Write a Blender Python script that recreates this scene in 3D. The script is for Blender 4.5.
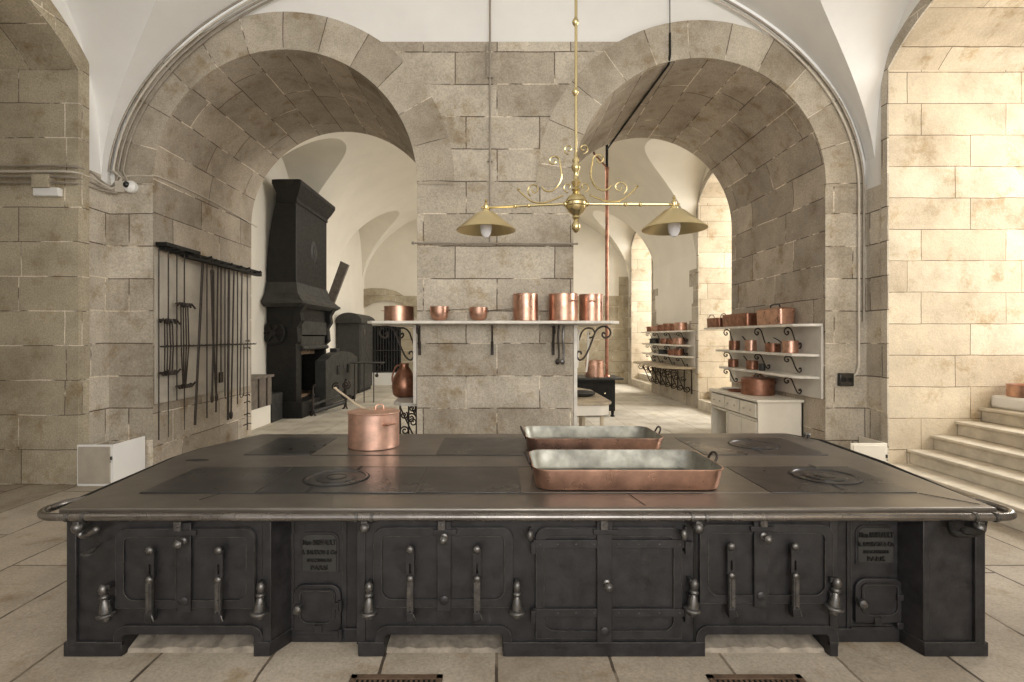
import bpy, math, random
from math import sin, cos, pi, sqrt, radians
from mathutils import Vector, Matrix
random.seed(7)
S = bpy.context.scene
COL = S.collection
for o in list(bpy.data.objects): bpy.data.objects.remove(o)

# ------------------------------------------------------------------ camera, world, light, exposure
H = 1.7; F = 520.0; VX = 497.0; VY = 337.0
cd = bpy.data.cameras.new('camera'); cam = bpy.data.objects.new('camera', cd); COL.objects.link(cam)
cam.location = (0, 0, H); cam.rotation_euler = (pi/2, 0, 0)
cd.sensor_width = 36; cd.lens = F/1024*36; cd.shift_x = (512-VX)/1024; cd.shift_y = -(341-VY)/1024
cd.clip_end = 200; S.camera = cam
S.view_settings.view_transform = 'Standard'; S.view_settings.look = 'None'
S.view_settings.gamma = 1; S.view_settings.use_curve_mapping = False
S.view_settings.exposure = 0.33
w = bpy.data.worlds.new('world'); S.world = w; w.use_nodes = True
wb = w.node_tree.nodes['Background']; wb.inputs[0].default_value = (1.0, 0.975, 0.94, 1); wb.inputs[1].default_value = 1.15

def area(name, loc, rot, sx, sy, power, col=(1, 0.97, 0.9), spread=180):
    l = bpy.data.lights.new(name, 'AREA'); l.shape = 'RECTANGLE'; l.size = sx; l.size_y = sy; l.energy = power; l.color = col
    l.spread = radians(spread)
    o = bpy.data.objects.new(name, l); COL.objects.link(o); o.location = loc; o.rotation_euler = rot; return o
# daylight at the three deep windows of the right-hand wall (window plane, outside the panes)
RY = radians(72)
LC = (1, 0.963, 0.905)
area('window_daylight', (10.2, 4.93, 5.4), (0, RY, 0), 5.0, 4.0, 540, LC)
area('window_daylight', (10.4, 11.13, 5.4), (0, RY, 0), 5.0, 4.0, 1050, LC)
area('window_daylight', (10.4, 17.3, 5.4), (0, RY, 0), 5.0, 4.0, 1050, LC)
area('window_daylight', (10.2, -1.27, 5.4), (0, RY, 0), 5.0, 4.0, 540, LC)
RH = radians(92)
area('window_skylight', (6.85, 4.93, 3.2), (0, RH, 0), 3.4, 2.3, 60, LC)
area('window_skylight', (7.0, 11.13, 3.3), (0, RH, 0), 3.4, 2.3, 75, LC)
area('window_skylight', (7.0, 17.3, 3.3), (0, RH, 0), 3.4, 2.3, 75, LC)
area('window_skylight', (6.85, -1.27, 3.2), (0, RH, 0), 3.4, 2.3, 110, LC)
area('hall_fill', (1.5, -3.5, 3.4), (radians(78), 0, 0), 5.0, 3.0, 200, (1, .97, .92))  # unseen fill added behind the camera for soft frontal light
# fill added under the closed vault to brighten the rear hall
area('rear_fill', (0.0, 14.0, 5.9), (0, 0, 0), 3.0, 6.0, 130, (1, .95, .87))

def P(px, py, Y): return Vector(((px-VX)/F*Y, Y, H-(py-VY)/F*Y))

# ------------------------------------------------------------------ materials
def newmat(n):
    m = bpy.data.materials.new(n); m.use_nodes = True
    nt = m.node_tree; b = nt.nodes['Principled BSDF']; return m, nt, b
def N(nt, t, **k):
    n = nt.nodes.new(t)
    for a, v in k.items(): setattr(n, a, v)
    return n
def ramp(nt, fac, stops):
    r = N(nt, 'ShaderNodeValToRGB'); e = r.color_ramp.elements
    while len(e) < len(stops): e.new(0.5)
    for i, (p, c) in enumerate(stops): e[i].position = p; e[i].color = (*c, 1) if len(c) == 3 else c
    nt.links.new(fac, r.inputs[0]); return r
def mix(nt, fac, a, b, mode='MIX'):
    m = N(nt, 'ShaderNodeMix', data_type='RGBA', blend_type=mode)
    for sock, v in ((m.inputs[0], fac), (m.inputs[6], a), (m.inputs[7], b)):
        if hasattr(v, 'node'): nt.links.new(v, sock)
        elif isinstance(v, (int, float)): sock.default_value = v
        else: sock.default_value = (*v, 1)
    return m.outputs[2]
def noise(nt, co, scale, detail=4, rough=.6):
    n = N(nt, 'ShaderNodeTexNoise'); n.inputs['Scale'].default_value = scale; n.inputs['Detail'].default_value = detail; n.inputs['Roughness'].default_value = rough
    nt.links.new(co, n.inputs['Vector']); return n.outputs[0]
def plain(name, col, rough=.5, metal=0., var=.15, vs=6., bump=0., bs=60., rv=.1, spec=.5):
    m, nt, b = newmat(name)
    tc = N(nt, 'ShaderNodeTexCoord').outputs['Object']
    n1 = noise(nt, tc, vs)
    lo = tuple(c*(1-var) for c in col); hi = tuple(min(1, c*(1+var)) for c in col)
    r = ramp(nt, n1, [(.3, lo), (.7, hi)]); nt.links.new(r.outputs[0], b.inputs['Base Color'])
    rr = ramp(nt, noise(nt, tc, vs*1.7), [(.3, (max(0.02, rough-rv),)*3), (.7, (min(1, rough+rv),)*3)])
    nt.links.new(rr.outputs[0], b.inputs['Roughness'])
    b.inputs['Metallic'].default_value = metal; b.inputs['Specular IOR Level'].default_value = spec
    if bump:
        bp = N(nt, 'ShaderNodeBump'); bp.inputs['Strength'].default_value = bump; bp.inputs['Distance'].default_value = .004
        nt.links.new(noise(nt, tc, bs), bp.inputs['Height']); nt.links.new(bp.outputs[0], b.inputs['Normal'])
    return m
def masonry(name, c1, c2, mort_lo, mort_hi, bw=.92, rh=.405, mortar=.006, tint=(1, 1, 1), rough=.85, speck=.35, bump=.5, squash=1.35, warp=.012):
    m, nt, b = newmat(name)
    uv = N(nt, 'ShaderNodeUVMap').outputs[0]
    tc = N(nt, 'ShaderNodeTexCoord').outputs['Object']
    nz = N(nt, 'ShaderNodeTexNoise'); nz.inputs['Scale'].default_value = 2.2; nz.inputs['Detail'].default_value = 5
    nt.links.new(uv, nz.inputs['Vector'])
    sub = N(nt, 'ShaderNodeVectorMath', operation='SUBTRACT'); nt.links.new(nz.outputs['Color'], sub.inputs[0]); sub.inputs[1].default_value = (.5, .5, .5)
    sc = N(nt, 'ShaderNodeVectorMath', operation='SCALE'); nt.links.new(sub.outputs[0], sc.inputs[0]); sc.inputs['Scale'].default_value = warp*2
    ad = N(nt, 'ShaderNodeVectorMath', operation='ADD'); nt.links.new(uv, ad.inputs[0]); nt.links.new(sc.outputs[0], ad.inputs[1])
    br = N(nt, 'ShaderNodeTexBrick'); nt.links.new(ad.outputs[0], br.inputs['Vector'])
    br.offset = .42; br.offset_frequency = 2; br.squash = squash; br.squash_frequency = 3
    br.inputs['Scale'].default_value = 1; br.inputs['Brick Width'].default_value = bw; br.inputs['Row Height'].default_value = rh
    br.inputs['Mortar Size'].default_value = mortar; br.inputs['Mortar Smooth'].default_value = .25; br.inputs['Bias'].default_value = 0
    br.inputs['Color1'].default_value = (*c1, 1); br.inputs['Color2'].default_value = (*c2, 1)
    mc = ramp(nt, noise(nt, tc, 1.7, 4), [(.50, mort_lo), (.56, mort_hi)])
    nt.links.new(mc.outputs[0], br.inputs['Mortar'])
    big = ramp(nt, noise(nt, tc, 1.6, 6, .65), [(.26, (.66, .62, .55)), (.5, (1, .985, .955)), (.72, (1.22, 1.20, 1.15))])
    fine = ramp(nt, noise(nt, tc, 55, 4, .75), [(.3, (1-speck,)*3), (.55, (1, 1, 1)), (.75, (1+speck*.5,)*3)])
    c = mix(nt, 1., br.outputs['Color'], big.outputs[0], 'MULTIPLY')
    c = mix(nt, 1., c, fine.outputs[0], 'MULTIPLY')
    st = ramp(nt, noise(nt, tc, 3.3, 8, .7), [(.54, (1, 1, 1)), (.68, (.74, .66, .54))])
    c = mix(nt, 1., c, st.outputs[0], 'MULTIPLY')
    c = mix(nt, 1., c, tint, 'MULTIPLY')
    nt.links.new(c, b.inputs['Base Color'])
    b.inputs['Roughness'].default_value = rough; b.inputs['Specular IOR Level'].default_value = .25
    inv = N(nt, 'ShaderNodeMath', operation='MULTIPLY_ADD'); nt.links.new(br.outputs['Fac'], inv.inputs[0]); inv.inputs[1].default_value = -1.; 
    nt.links.new(noise(nt, tc, 22, 6, .7), inv.inputs[2])
    bp = N(nt, 'ShaderNodeBump'); bp.inputs['Strength'].default_value = bump; bp.inputs['Distance'].default_value = .014
    nt.links.new(inv.outputs[0], bp.inputs['Height']); nt.links.new(bp.outputs[0], b.inputs['Normal'])
    return m
M = {}
LG = (.86, .80, .70); DK = (.17, .14, .11)
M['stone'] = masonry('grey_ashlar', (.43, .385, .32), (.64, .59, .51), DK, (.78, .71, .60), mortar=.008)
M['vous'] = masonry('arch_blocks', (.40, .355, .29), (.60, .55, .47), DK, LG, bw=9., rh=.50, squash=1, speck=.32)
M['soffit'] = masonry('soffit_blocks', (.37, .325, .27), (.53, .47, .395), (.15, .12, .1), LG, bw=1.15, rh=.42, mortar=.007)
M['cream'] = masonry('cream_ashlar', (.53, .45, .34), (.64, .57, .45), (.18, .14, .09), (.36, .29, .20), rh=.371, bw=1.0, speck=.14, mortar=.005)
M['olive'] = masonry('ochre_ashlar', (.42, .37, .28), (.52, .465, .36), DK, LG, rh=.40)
M['floor'] = masonry('floor_slabs', (.37, .32, .26), (.50, .445, .375), (.10, .08, .065), (.24, .20, .155), bw=1.25, rh=.60, mortar=.009, speck=.28, rough=.6, bump=.45, squash=1.2, warp=.02)
M['floor2'] = masonry('rear_floor_slabs', (.50, .465, .40), (.58, .545, .475), (.25, .2, .16), (.4, .35, .28), bw=1.3, rh=.62, mortar=.006, speck=.1, rough=.6, bump=.2, squash=1.2, warp=.006)
M['rubble'] = plain('rubble_stone', (.29, .25, .20), .9, 0, .45, 9, .9, 30)
M['step'] = plain('worn_step_stone', (.60, .54, .44), .8, 0, .18, 5, .4, 40)
M['plaster'] = plain('white_plaster', (.86, .85, .825), .9, 0, .035, 1.5, .08, 20, .03, .2)
M['plaster_warm'] = plain('cream_plaster', (.80, .755, .66), .9, 0, .04, 1.3, .08, 20, .03, .2)
M['panel'] = plain('grey_marble_panel', (.60, .57, .52), .5, 0, .12, 2.5, 0)
M['worn'] = plain('worn_highlight_iron_edge', (.10, .097, .093), .38, .7, .4, 30)  # paler iron: edge wear plus the rims' highlight lines put into the colour
M['toolpanel'] = plain('dusty_plaster_panel', (.47, .43, .365), .8, 0, .15, 3, .1, 30)
M['marble'] = plain('veined_white_marble', (.72, .68, .61), .35, 0, .2, 4, 0)
M['white'] = plain('cream_paint', (.78, .73, .63), .5, 0, .06, 3, 0)
M['boxgrey'] = plain('taupe_painted_board', (.44, .39, .32), .6, 0, .12, 5, 0)
M['iron'] = plain('black_cast_iron', (.0255, .024, .0252), .42, .25, .4, 14, .22, 120, .12)
M['irond'] = plain('matt_black_iron', (.012, .011, .0095), .6, .1, .3, 8, .15, 80, .1, .3)
M['irong'] = plain('grey_blackened_sheet_iron', (.045, .044, .041), .55, .4, .25, 5, .1, 60)
M['wrought'] = plain('wrought_iron', (.05, .04, .034), .5, .6, .3, 30, .1, 90)
M['hob'] = plain('worn_hob_frame_iron', (.205, .186, .165), .36, .75, .18, 1.6, 0, 25, .06)
M['hobd'] = plain('dark_hob_plate_iron', (.085, .083, .085), .31, .75, .28, 1.8, 0, 25, .06)
M['seam'] = plain('hob_seam', (.015, .013, .012), .7, 0, .2, 9)
M['rail'] = plain('rail_steel', (.22, .205, .195), .25, .9, .3, 6, 0, 90, .08)
M['nickel'] = plain('worn_steel', (.13, .125, .12), .34, .8, .35, 25, 0, 90)
M['copper'] = plain('aged_copper', (.60, .365, .275), .33, .95, .28, 7, 0, 35, .09)
M['copperd'] = plain('dark_tarnished_copper', (.33, .165, .11), .36, .9, .45, 10, 0, 35, .10)
M['copperp'] = plain('pinkish_worn_copper', (.68, .43, .335), .42, .85, .22, 9, 0, 35, .08)
M['tin'] = plain('tinned_grey_lining', (.27, .265, .23), .5, .7, .45, 6, 0, 40)
M['brass'] = plain('polished_brass', (.66, .55, .30), .22, .95, .04, 3, 0, 60, .02)
M['brassm'] = plain('satin_brass', (.72, .60, .34), .30, .80, .03, 3, 0, 60, .02)
M['pipe'] = plain('grey_painted_conduit', (.34, .30, .25), .5, .3, .15, 9)
M['pipel'] = plain('pale_painted_conduit', (.60, .55, .47), .5, .1, .1, 9)
M['bulb'] = plain('opal_bulb_glass', (.88, .88, .92), .25, 0, .01, 3)
M['wood'] = plain('dark_old_wood', (.055, .038, .028), .6, 0, .4, 12, .3, 40)
M['woodg'] = plain('grey_weathered_wood', (.15, .125, .10), .7, 0, .3, 9, .3, 40)
M['woodl'] = plain('pale_worn_marble_top', (.46, .38, .27), .45, 0, .35, 5, .1, 40)
M['whitep'] = plain('white_plastic', (.82, .81, .78), .35, 0, .02, 5)
M['black'] = plain('black_gloss', (.012, .012, .013), .2, 0, .1, 5)
M['rust'] = plain('rusty_brown_grate', (.13, .085, .055), .8, .2, .4, 14, .4, 60)
M['soot'] = plain('sooty_brick', (.20, .13, .08), .9, 0, .7, 14, .5, 40)
M['twine'] = plain('twine', (.45, .35, .22), .9, 0, .2, 30)
def glassmat():
    m, nt, b = newmat('window_glass')
    out = [n for n in nt.nodes if n.type == 'OUTPUT_MATERIAL'][0]
    t = N(nt, 'ShaderNodeBsdfTransparent'); g = N(nt, 'ShaderNodeBsdfGlossy'); g.inputs['Roughness'].default_value = .02
    mx = N(nt, 'ShaderNodeMixShader'); mx.inputs[0].default_value = .06
    nt.links.new(t.outputs[0], mx.inputs[1]); nt.links.new(g.outputs[0], mx.inputs[2]); nt.links.new(mx.outputs[0], out.inputs[0]); return m
M['glass'] = glassmat()

# ------------------------------------------------------------------ mesh builder
class MB:
    def __init__(s): s.v = []; s.f = []; s.uv = []      # uv: per face list or None
    def face(s, pts, uv=None):
        i = len(s.v); s.v += [Vector(p) for p in pts]; s.f.append(list(range(i, i+len(pts)))); s.uv.append(uv)
    def quadgrid(s, g, uvg=None, close=False):
        # shared-vertex grid g[i][j]
        i0 = len(s.v); n = len(g); m_ = len(g[0])
        for row in g: s.v += [Vector(p) for p in row]
        for i in range(n-1):
            for j in range(m_-1 if not close else m_):
                k = (j+1) % m_
                s.f.append([i0+i*m_+j, i0+i*m_+k, i0+(i+1)*m_+k, i0+(i+1)*m_+j])
                s.uv.append([uvg[i][j], uvg[i][k], uvg[i+1][k], uvg[i+1][j]] if uvg else None)
        return i0
    def box(s, a, b):
        x0, x1 = sorted((a[0], b[0])); y0, y1 = sorted((a[1], b[1])); z0, z1 = sorted((a[2], b[2]))
        i = len(s.v); s.v += [Vector(p) for p in ((x0,y0,z0),(x1,y0,z0),(x1,y1,z0),(x0,y1,z0),(x0,y0,z1),(x1,y0,z1),(x1,y1,z1),(x0,y1,z1))]
        for q in ((3,2,1,0),(4,5,6,7),(0,1,5,4),(1,2,6,5),(2,3,7,6),(3,0,4,7)): s.f.append([i+k for k in q]); s.uv.append(None)
        return s
    def prism(s, pts, vec):
        # pts planar polygon (3D), extruded by vec
        n = len(pts); i = len(s.v); vec = Vector(vec); pts = [Vector(p) for p in pts]
        nrm = Vector((0, 0, 0))
        for k in range(n): nrm += pts[k].cross(pts[(k+1) % n])
        if nrm.dot(vec) < 0: pts = pts[::-1]
        s.v += pts + [p+vec for p in pts]
        s.f.append([i+k for k in range(n)][::-1]); s.uv.append(None)
        s.f.append([i+n+k for k in range(n)]); s.uv.append(None)
        for k in range(n):
            s.f.append([i+k, i+(k+1) % n, i+n+(k+1) % n, i+n+k]); s.uv.append(None)
        return s
    def lathe(s, prof, c=(0, 0, 0), n=28, axis='z', sx=1, sy=1, caps=True):
        c = Vector(c); g = []
        for r, z in prof:
            row = []
            for k in range(n):
                a = 2*pi*k/n; p = (r*cos(a)*sx, r*sin(a)*sy, z)
                if axis == 'y': p = (p[0], z, p[1])     # axis along y
                elif axis == 'x': p = (z, p[0], p[1])
                row.append(c+Vector(p))
            g.append(row)
        flip = axis == 'y'
        i0 = s.quadgrid(g, close=True)
        m_ = n
        if caps:
            if prof[0][0] > 1e-5: s.f.append([i0+k for k in range(n)][::-1]); s.uv.append(None)
            if prof[-1][0] > 1e-5: s.f.append([i0+(len(prof)-1)*m_+k for k in range(n)]); s.uv.append(None)
        return s
    def cyl(s, c, r, z0, z1, n=20, axis='z'):
        return s.lathe([(r, z0), (r, z1)], c, n, axis)
    def ball(s, c, r, n=14, sc=(1, 1, 1)):
        c = Vector(c); g = []
        for i in range(n//2+1):
            a = -pi/2+pi*i/(n//2); rr = max(1e-4, cos(a))*r
            g.append([c+Vector((rr*cos(2*pi*k/n)*sc[0], rr*sin(2*pi*k/n)*sc[1], r*sin(a)*sc[2])) for k in range(n)])
        s.quadgrid(g, close=True); return s
    def tube(s, pts, r, n=8, closed=False, taper=None):
        pts = [Vector(p) for p in pts]; q = [pts[0]]
        for p in pts[1:]:
            if (p-q[-1]).length > 1e-5: q.append(p)
        pts = q
        if len(pts) < 2: return s
        L = len(pts); up = None; g = []
        for i, p in enumerate(pts):
            if closed: t = (pts[(i+1) % L]-pts[i-1])
            else: t = pts[min(i+1, L-1)]-pts[max(i-1, 0)]
            if t.length < 1e-9: t = Vector((0, 0, 1))
            t.normalize()
            if up is None:
                up = Vector((0, 0, 1)) if abs(t.z) < .9 else Vector((1, 0, 0))
            a = up - t*up.dot(t)
            if a.length < 1e-4: a = Vector((1, 0, 0)) - t*t.x
            a.normalize(); up = a; b = t.cross(a)
            rr = r if taper is None else r*(taper[0]+(taper[1]-taper[0])*i/(L-1))
            g.append([p+(a*cos(2*pi*k/n)+b*sin(2*pi*k/n))*rr for k in range(n)])
        if closed: g.append(g[0])
        i0 = s.quadgrid(g, close=True)
        if not closed:
            s.f.append([i0+k for k in range(n)][::-1]); s.uv.append(None)
            s.f.append([i0+(L-1)*n+k for k in range(n)]); s.uv.append(None)
        return s
    def ribbon(s, pts, w, t):
        # flat bar along pts; w along y axis, thickness t
        pts = [Vector(p) for p in pts]; L = len(pts); g = []
        for i, p in enumerate(pts):
            d = (pts[min(i+1, L-1)]-pts[max(i-1, 0)]).normalized(); nn = Vector((0, 1, 0)).cross(d).normalized()
            g.append([p+Vector((0, w/2, 0))+nn*t/2, p-Vector((0, w/2, 0))+nn*t/2, p-Vector((0, w/2, 0))-nn*t/2, p+Vector((0, w/2, 0))-nn*t/2])
        s.quadgrid(g, close=True); return s
    def xf(s, mat):
        s.v = [mat @ p for p in s.v]; return s
    def add(s, o):
        i = len(s.v); s.v += o.v; s.f += [[k+i for k in f] for f in o.f]; s.uv += o.uv; return s

def rootloc(o):
    l = Vector((0, 0, 0))
    while o is not None: l += o.location; o = o.parent
    return l
def obj(name, mb, mat, parent=None, world=True, label=None, bevel=0, angle=35, seg=2, recalc=True):
    off = rootloc(parent) if (parent and world) else Vector((0, 0, 0))
    me = bpy.data.meshes.new(name)
    me.from_pydata([tuple(p-off) for p in mb.v], [], mb.f)
    uvl = me.uv_layers.new(name='UVMap')
    for poly, uv in zip(me.polygons, mb.uv):
        if uv:
            for li, u in zip(poly.loop_indices, uv): uvl.data[li].uv = u
        else:
            n = poly.normal; ax = max(range(3), key=lambda k: abs(n[k]))
            for li in poly.loop_indices:
                c = Vector(me.vertices[me.loops[li].vertex_index].co)+off
                uvl.data[li].uv = ((c.y, c.z), (c.x, c.z), (c.y, c.x))[ax]
    me.materials.append(M[mat] if isinstance(mat, str) else mat)
    me.validate()
    if recalc:
        import bmesh
        bm = bmesh.new(); bm.from_mesh(me); bmesh.ops.recalc_face_normals(bm, faces=bm.faces); bm.to_mesh(me); bm.free()
    me.polygons.foreach_set('use_smooth', [True]*len(me.polygons))
    me.set_sharp_from_angle(angle=radians(angle)); me.update()
    o = bpy.data.objects.new(name, me); COL.objects.link(o)
    if parent: o.parent = parent
    if label: o['label'] = label
    if bevel:
        b = o.modifiers.new('bevel', 'BEVEL'); b.width = bevel; b.segments = seg; b.limit_method = 'ANGLE'; b.angle_limit = radians(40)
    return o
def thing(name, label, cat, loc=(0, 0, 0), rz=0, group=None):
    o = bpy.data.objects.new(name, None); COL.objects.link(o); o.location = loc; o.rotation_euler = (0, 0, rz)
    o.empty_display_size = .1
    o['label'] = label; o['category'] = cat
    if group: o['group'] = group
    return o
def tag(o, label, cat, group=None):
    o['label'] = label; o['category'] = cat
    if group: o['group'] = group
    return o
def struct(name, mb, mat, label=None, cat=None, **k):
    o = obj(name, mb, mat, **k); o['kind'] = 'structure'
    o['label'] = label or name.replace('_', ' '); o['category'] = cat or name.split('_')[0]
    return o
def arc(c, r, a0, a1, n, ax='xz'):
    c = Vector(c); out = []
    for i in range(n+1):
        a = a0+(a1-a0)*i/n; u = r*cos(a); v = r*sin(a)
        out.append(c+(Vector((u, 0, v)) if ax == 'xz' else Vector((0, u, v)) if ax == 'yz' else Vector((u, v, 0))))
    return out
def bez(p0, p1, p2, p3, n=12):
    p0, p1, p2, p3 = map(Vector, (p0, p1, p2, p3)); return [p0*(1-t)**3+p1*3*t*(1-t)**2+p2*3*t*t*(1-t)+p3*t**3 for t in [i/n for i in range(n+1)]]
def smooth(pts, n=6):
    pts = [Vector(p) for p in pts]; out = []
    for i in range(len(pts)-1):
        a = pts[max(i-1, 0)]; b = pts[i]; c = pts[i+1]; d = pts[min(i+2, len(pts)-1)]
        for k in range(n):
            t = k/n; out.append(.5*((2*b)+(c-a)*t+(2*a-5*b+4*c-d)*t*t+(3*b-a-3*c+d)*t**3))
    out.append(pts[-1]); return out
def volute(c, r, a0, turns, d=1, shrink=.22, n=18):
    return [(c[0]+r*(1-(1-shrink)*i/n)*cos(a0+d*2*pi*turns*i/n), c[1]+r*(1-(1-shrink)*i/n)*sin(a0+d*2*pi*turns*i/n)) for i in range(n+1)]
def scroll(a, b, ra, rb, da=1, db=1, aa=0, ab=pi, ta=1.1, tb=1.1):
    # 2D S or C scroll: centre of volute a -> out -> b -> in
    A = volute(a, ra, aa, ta, da)[::-1]; B = volute(b, rb, ab, tb, db)
    return A + B

# ------------------------------------------------------------------ the room
YW = 6.5; YB = 9.1; XL = -4.85; XR = 4.62; XR2 = 4.8; YE = 19.0; YN = -4.0
ARL = (-2.65, 1.65, 3.64); ARR = (2.53, 1.575, 3.61)      # arch centre x, radius, springing z
RO = .47                                                  # depth of the voussoir ring
SP = 3.54; CX = -.1; A_ = 4.75; B_ = 3.12
def h1(x, cx=CX, a=A_): 
    t = min(1, abs((x-cx)/a)); return SP+B_*sqrt(max(0, 1-t*t))
def h2(y, c, hw=1.40, hh=2.32):
    t = abs(y-c)/hw
    return SP+hh*(1-t**2.3)**(1/2.3) if t < 1 else -9
def vault(y0, y1, bays, cx, a):
    HW, HH, E = 1.44, 2.32, 2.3
    rows = []
    for i in range(int((y1-y0)/.12)+1):
        y = y0+(y1-y0)*i/int((y1-y0)/.12)
        if not any(abs(y-c) < HW+.03 for c in bays): rows.append((y, None))
    for c in bays:
        for i in range(0, 81):
            f = pi*i/80; u = cos(f); t = (abs(u)**(2/E))*(1 if u > 0 else -1); h = SP+HH*(max(0, sin(f))**(2/E))
            y = c-t*HW
            if y0 <= y <= y1: rows.append((y, h))
    rows.sort(key=lambda q: q[0])
    mb = MB(); main = []; strips = []
    cur = []
    for y, h in rows:
        m_ = 1.0 if h is None else sqrt(max(0, 1-((h-SP)/B_)**2)); th = math.asin(m_)
        main.append([(cx+a*sin(-th+2*th*k/90), y, SP+B_*cos(-th+2*th*k/90)) for k in range(91)])
        if h is None:
            if len(cur) > 1: strips.append(cur)
            cur = []
        else: cur.append((y, h, m_*a))
    if len(cur) > 1: strips.append(cur)
    mb.quadgrid(main)
    for st_ in strips:
        for s_ in (-1, 1):
            mb.quadgrid([[(cx+s_*(xg+(a+.03-xg)*k/8), y, h) for k in range(9)] for y, h, xg in st_])
    return mb
struct('ceiling', vault(YN, YW+.01, (4.93, -1.27), CX, A_), 'plaster', 'white plastered vault of the front kitchen, with side lunettes', angle=28, recalc=False)
struct('ceiling', vault(YB-.01, YE, (11.145, 17.3), -.03, 4.84), 'plaster_warm', 'white plastered vault of the rear hall, with side lunettes', angle=28, recalc=False)

# floor
mb = MB(); mb.face([(-6.9, YN, 0), (6.9, YN, 0), (6.9, YW+.2, 0), (-6.9, YW+.2, 0)])
struct('floor', mb, 'floor', 'worn stone slab floor of the front kitchen')
mb = MB(); mb.face([(-6.9, YW+.2, 0), (6.9, YW+.2, 0), (6.9, YE+.5, 0), (-6.9, YE+.5, 0)])
struct('floor', mb, 'floor2', 'pale stone slab floor of the rear hall')

# end wall with two arches
def wall_top(x):
    cl, rl, zl = ARL; cr, rr, zr = ARR
    z = SP+.06
    for (c, r, zs) in (ARL, ARR):
        R = r+RO
        if abs(x-c) < R: z = max(z, zs+sqrt(R*R-(x-c)**2))
    if cl < x < cr: z = max(z, 5.39)
    return z
def arch_bottom(x):
    for (c, r, zs) in (ARL, ARR):
        if abs(x-c) < r-1e-6: return zs+sqrt((r)**2-(x-c)**2)
    return 0
xs = [XL+(XR-XL)*i/240 for i in range(241)]
for (c, r, zs) in (ARL, ARR):
    xs += [c-r, c+r, c-r+1e-5, c+r-1e-5] + [c+s_*(r-d) for s_ in (-1, 1) for d in (.002, .008, .02)] + [c+s_*(r+RO-d) for s_ in (-1, 1) for d in (.002, .008, .02, 0)]
xs = sorted(set(round(x, 6) for x in xs))
def inring(x, z):
    for i, (c, r, zs) in enumerate((ARL, ARR)):
        if z > zs-.001 and (x-c)**2+(z-zs)**2 < (r+RO)**2: return True
    return False
mb = MB()
for a, b in zip(xs[:-1], xs[1:]):
    m_ = (a+b)/2
    lo_a, lo_b = arch_bottom(a if arch_bottom(m_) else m_), arch_bottom(b if arch_bottom(m_) else m_)
    if arch_bottom(m_) == 0: lo_a = lo_b = 0
    else:
        c, r, zs = ARL if m_ < 0 else ARR
        lo_a = zs+sqrt(max(0, r*r-(a-c)**2)); lo_b = zs+sqrt(max(0, r*r-(b-c)**2))
    ta, tb = wall_top(a), wall_top(b)
    if ta > lo_a+.001 or tb > lo_b+.001:
        mb.face([(a, YW, lo_a), (b, YW, lo_b), (b, YW, tb), (a, YW, ta)])
struct('wall_back', mb, 'stone', 'grey ashlar end wall and central pier pierced by two round arches', recalc=False)
# voussoir rings, standing a little proud
for k, (c, r, zs) in enumerate((ARL, ARR)):
    mb = MB(); n = 60; g = []; u = []
    a0, a1 = -.02, pi+.02
    for i in range(n+1):
        a = a0+(a1-a0)*i/n
        g.append([(c+rr*cos(a), YW-yy, zs+rr*sin(a)) for rr, yy in ((r, -.02), (r, .012), (r+RO, .012), (r+RO, -.02))])
        u.append([(0.1+rr, a*(r+.25)) for rr in (r, r+.01, r+RO, r+RO+.01)])
    mb.quadgrid(g, u)
    struct('trim_%d' % (k+1), mb, 'vous', ('left', 'right')[k]+' arch ring of wedge-shaped stone blocks', recalc=False)
    # soffit and jambs of the deep passage
    prof = [(c-r, z) for z in (0, 1.2, 2.4, zs)] + [(c+r*cos(pi-pi*i/48), zs+r*sin(pi*i/48)) for i in range(1, 48)] + [(c+r, z) for z in (zs, 2.4, 1.2, 0)]
    L = [0]
    for p, q in zip(prof[:-1], prof[1:]): L.append(L[-1]+math.hypot(q[0]-p[0], q[1]-p[1]))
    ys = [YW+(YB-YW)*j/6 for j in range(7)]
    mb = MB(); mb.quadgrid([[(p[0], y, p[1]) for y in ys] for p in prof], [[(y+.37*k, l+.1) for y in ys] for l in L])
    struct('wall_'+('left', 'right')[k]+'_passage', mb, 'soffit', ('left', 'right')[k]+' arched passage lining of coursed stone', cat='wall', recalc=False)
# plaster field above the stone
mb = MB()
for a, b in zip(xs[:-1], xs[1:]):
    mb.face([(a, YW+.03, wall_top(a)-.1), (b, YW+.03, wall_top(b)-.1), (b, YW+.03, 7), (a, YW+.03, 7)])
struct('wall_back_plaster', mb, 'plaster', 'white plaster field above the two arches', cat='wall', recalc=False)
# rear side of the dividing wall
mb = MB()
for a, b in zip(xs[:-1], xs[1:]):
    m_ = (a+b)/2
    if arch_bottom(m_) == 0: la = lb = 0
    else:
        c, r, zs = ARL if m_ < 0 else ARR
        la = zs+sqrt(max(0, r*r-(a-c)**2)); lb = zs+sqrt(max(0, r*r-(b-c)**2))
    mb.face([(a, YB, la), (b, YB, lb), (b, YB, 7), (a, YB, 7)])
mb.box((XL-.3, YW+.1, 0), (XL+.01, YB-.1, 6.9)); mb.box((XR-.01, YW+.1, 0), (XR+.3, YB-.1, 6.9))
struct('wall_divider', mb, 'plaster', 'rear plaster face of the dividing wall', cat='wall', recalc=False)

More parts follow.
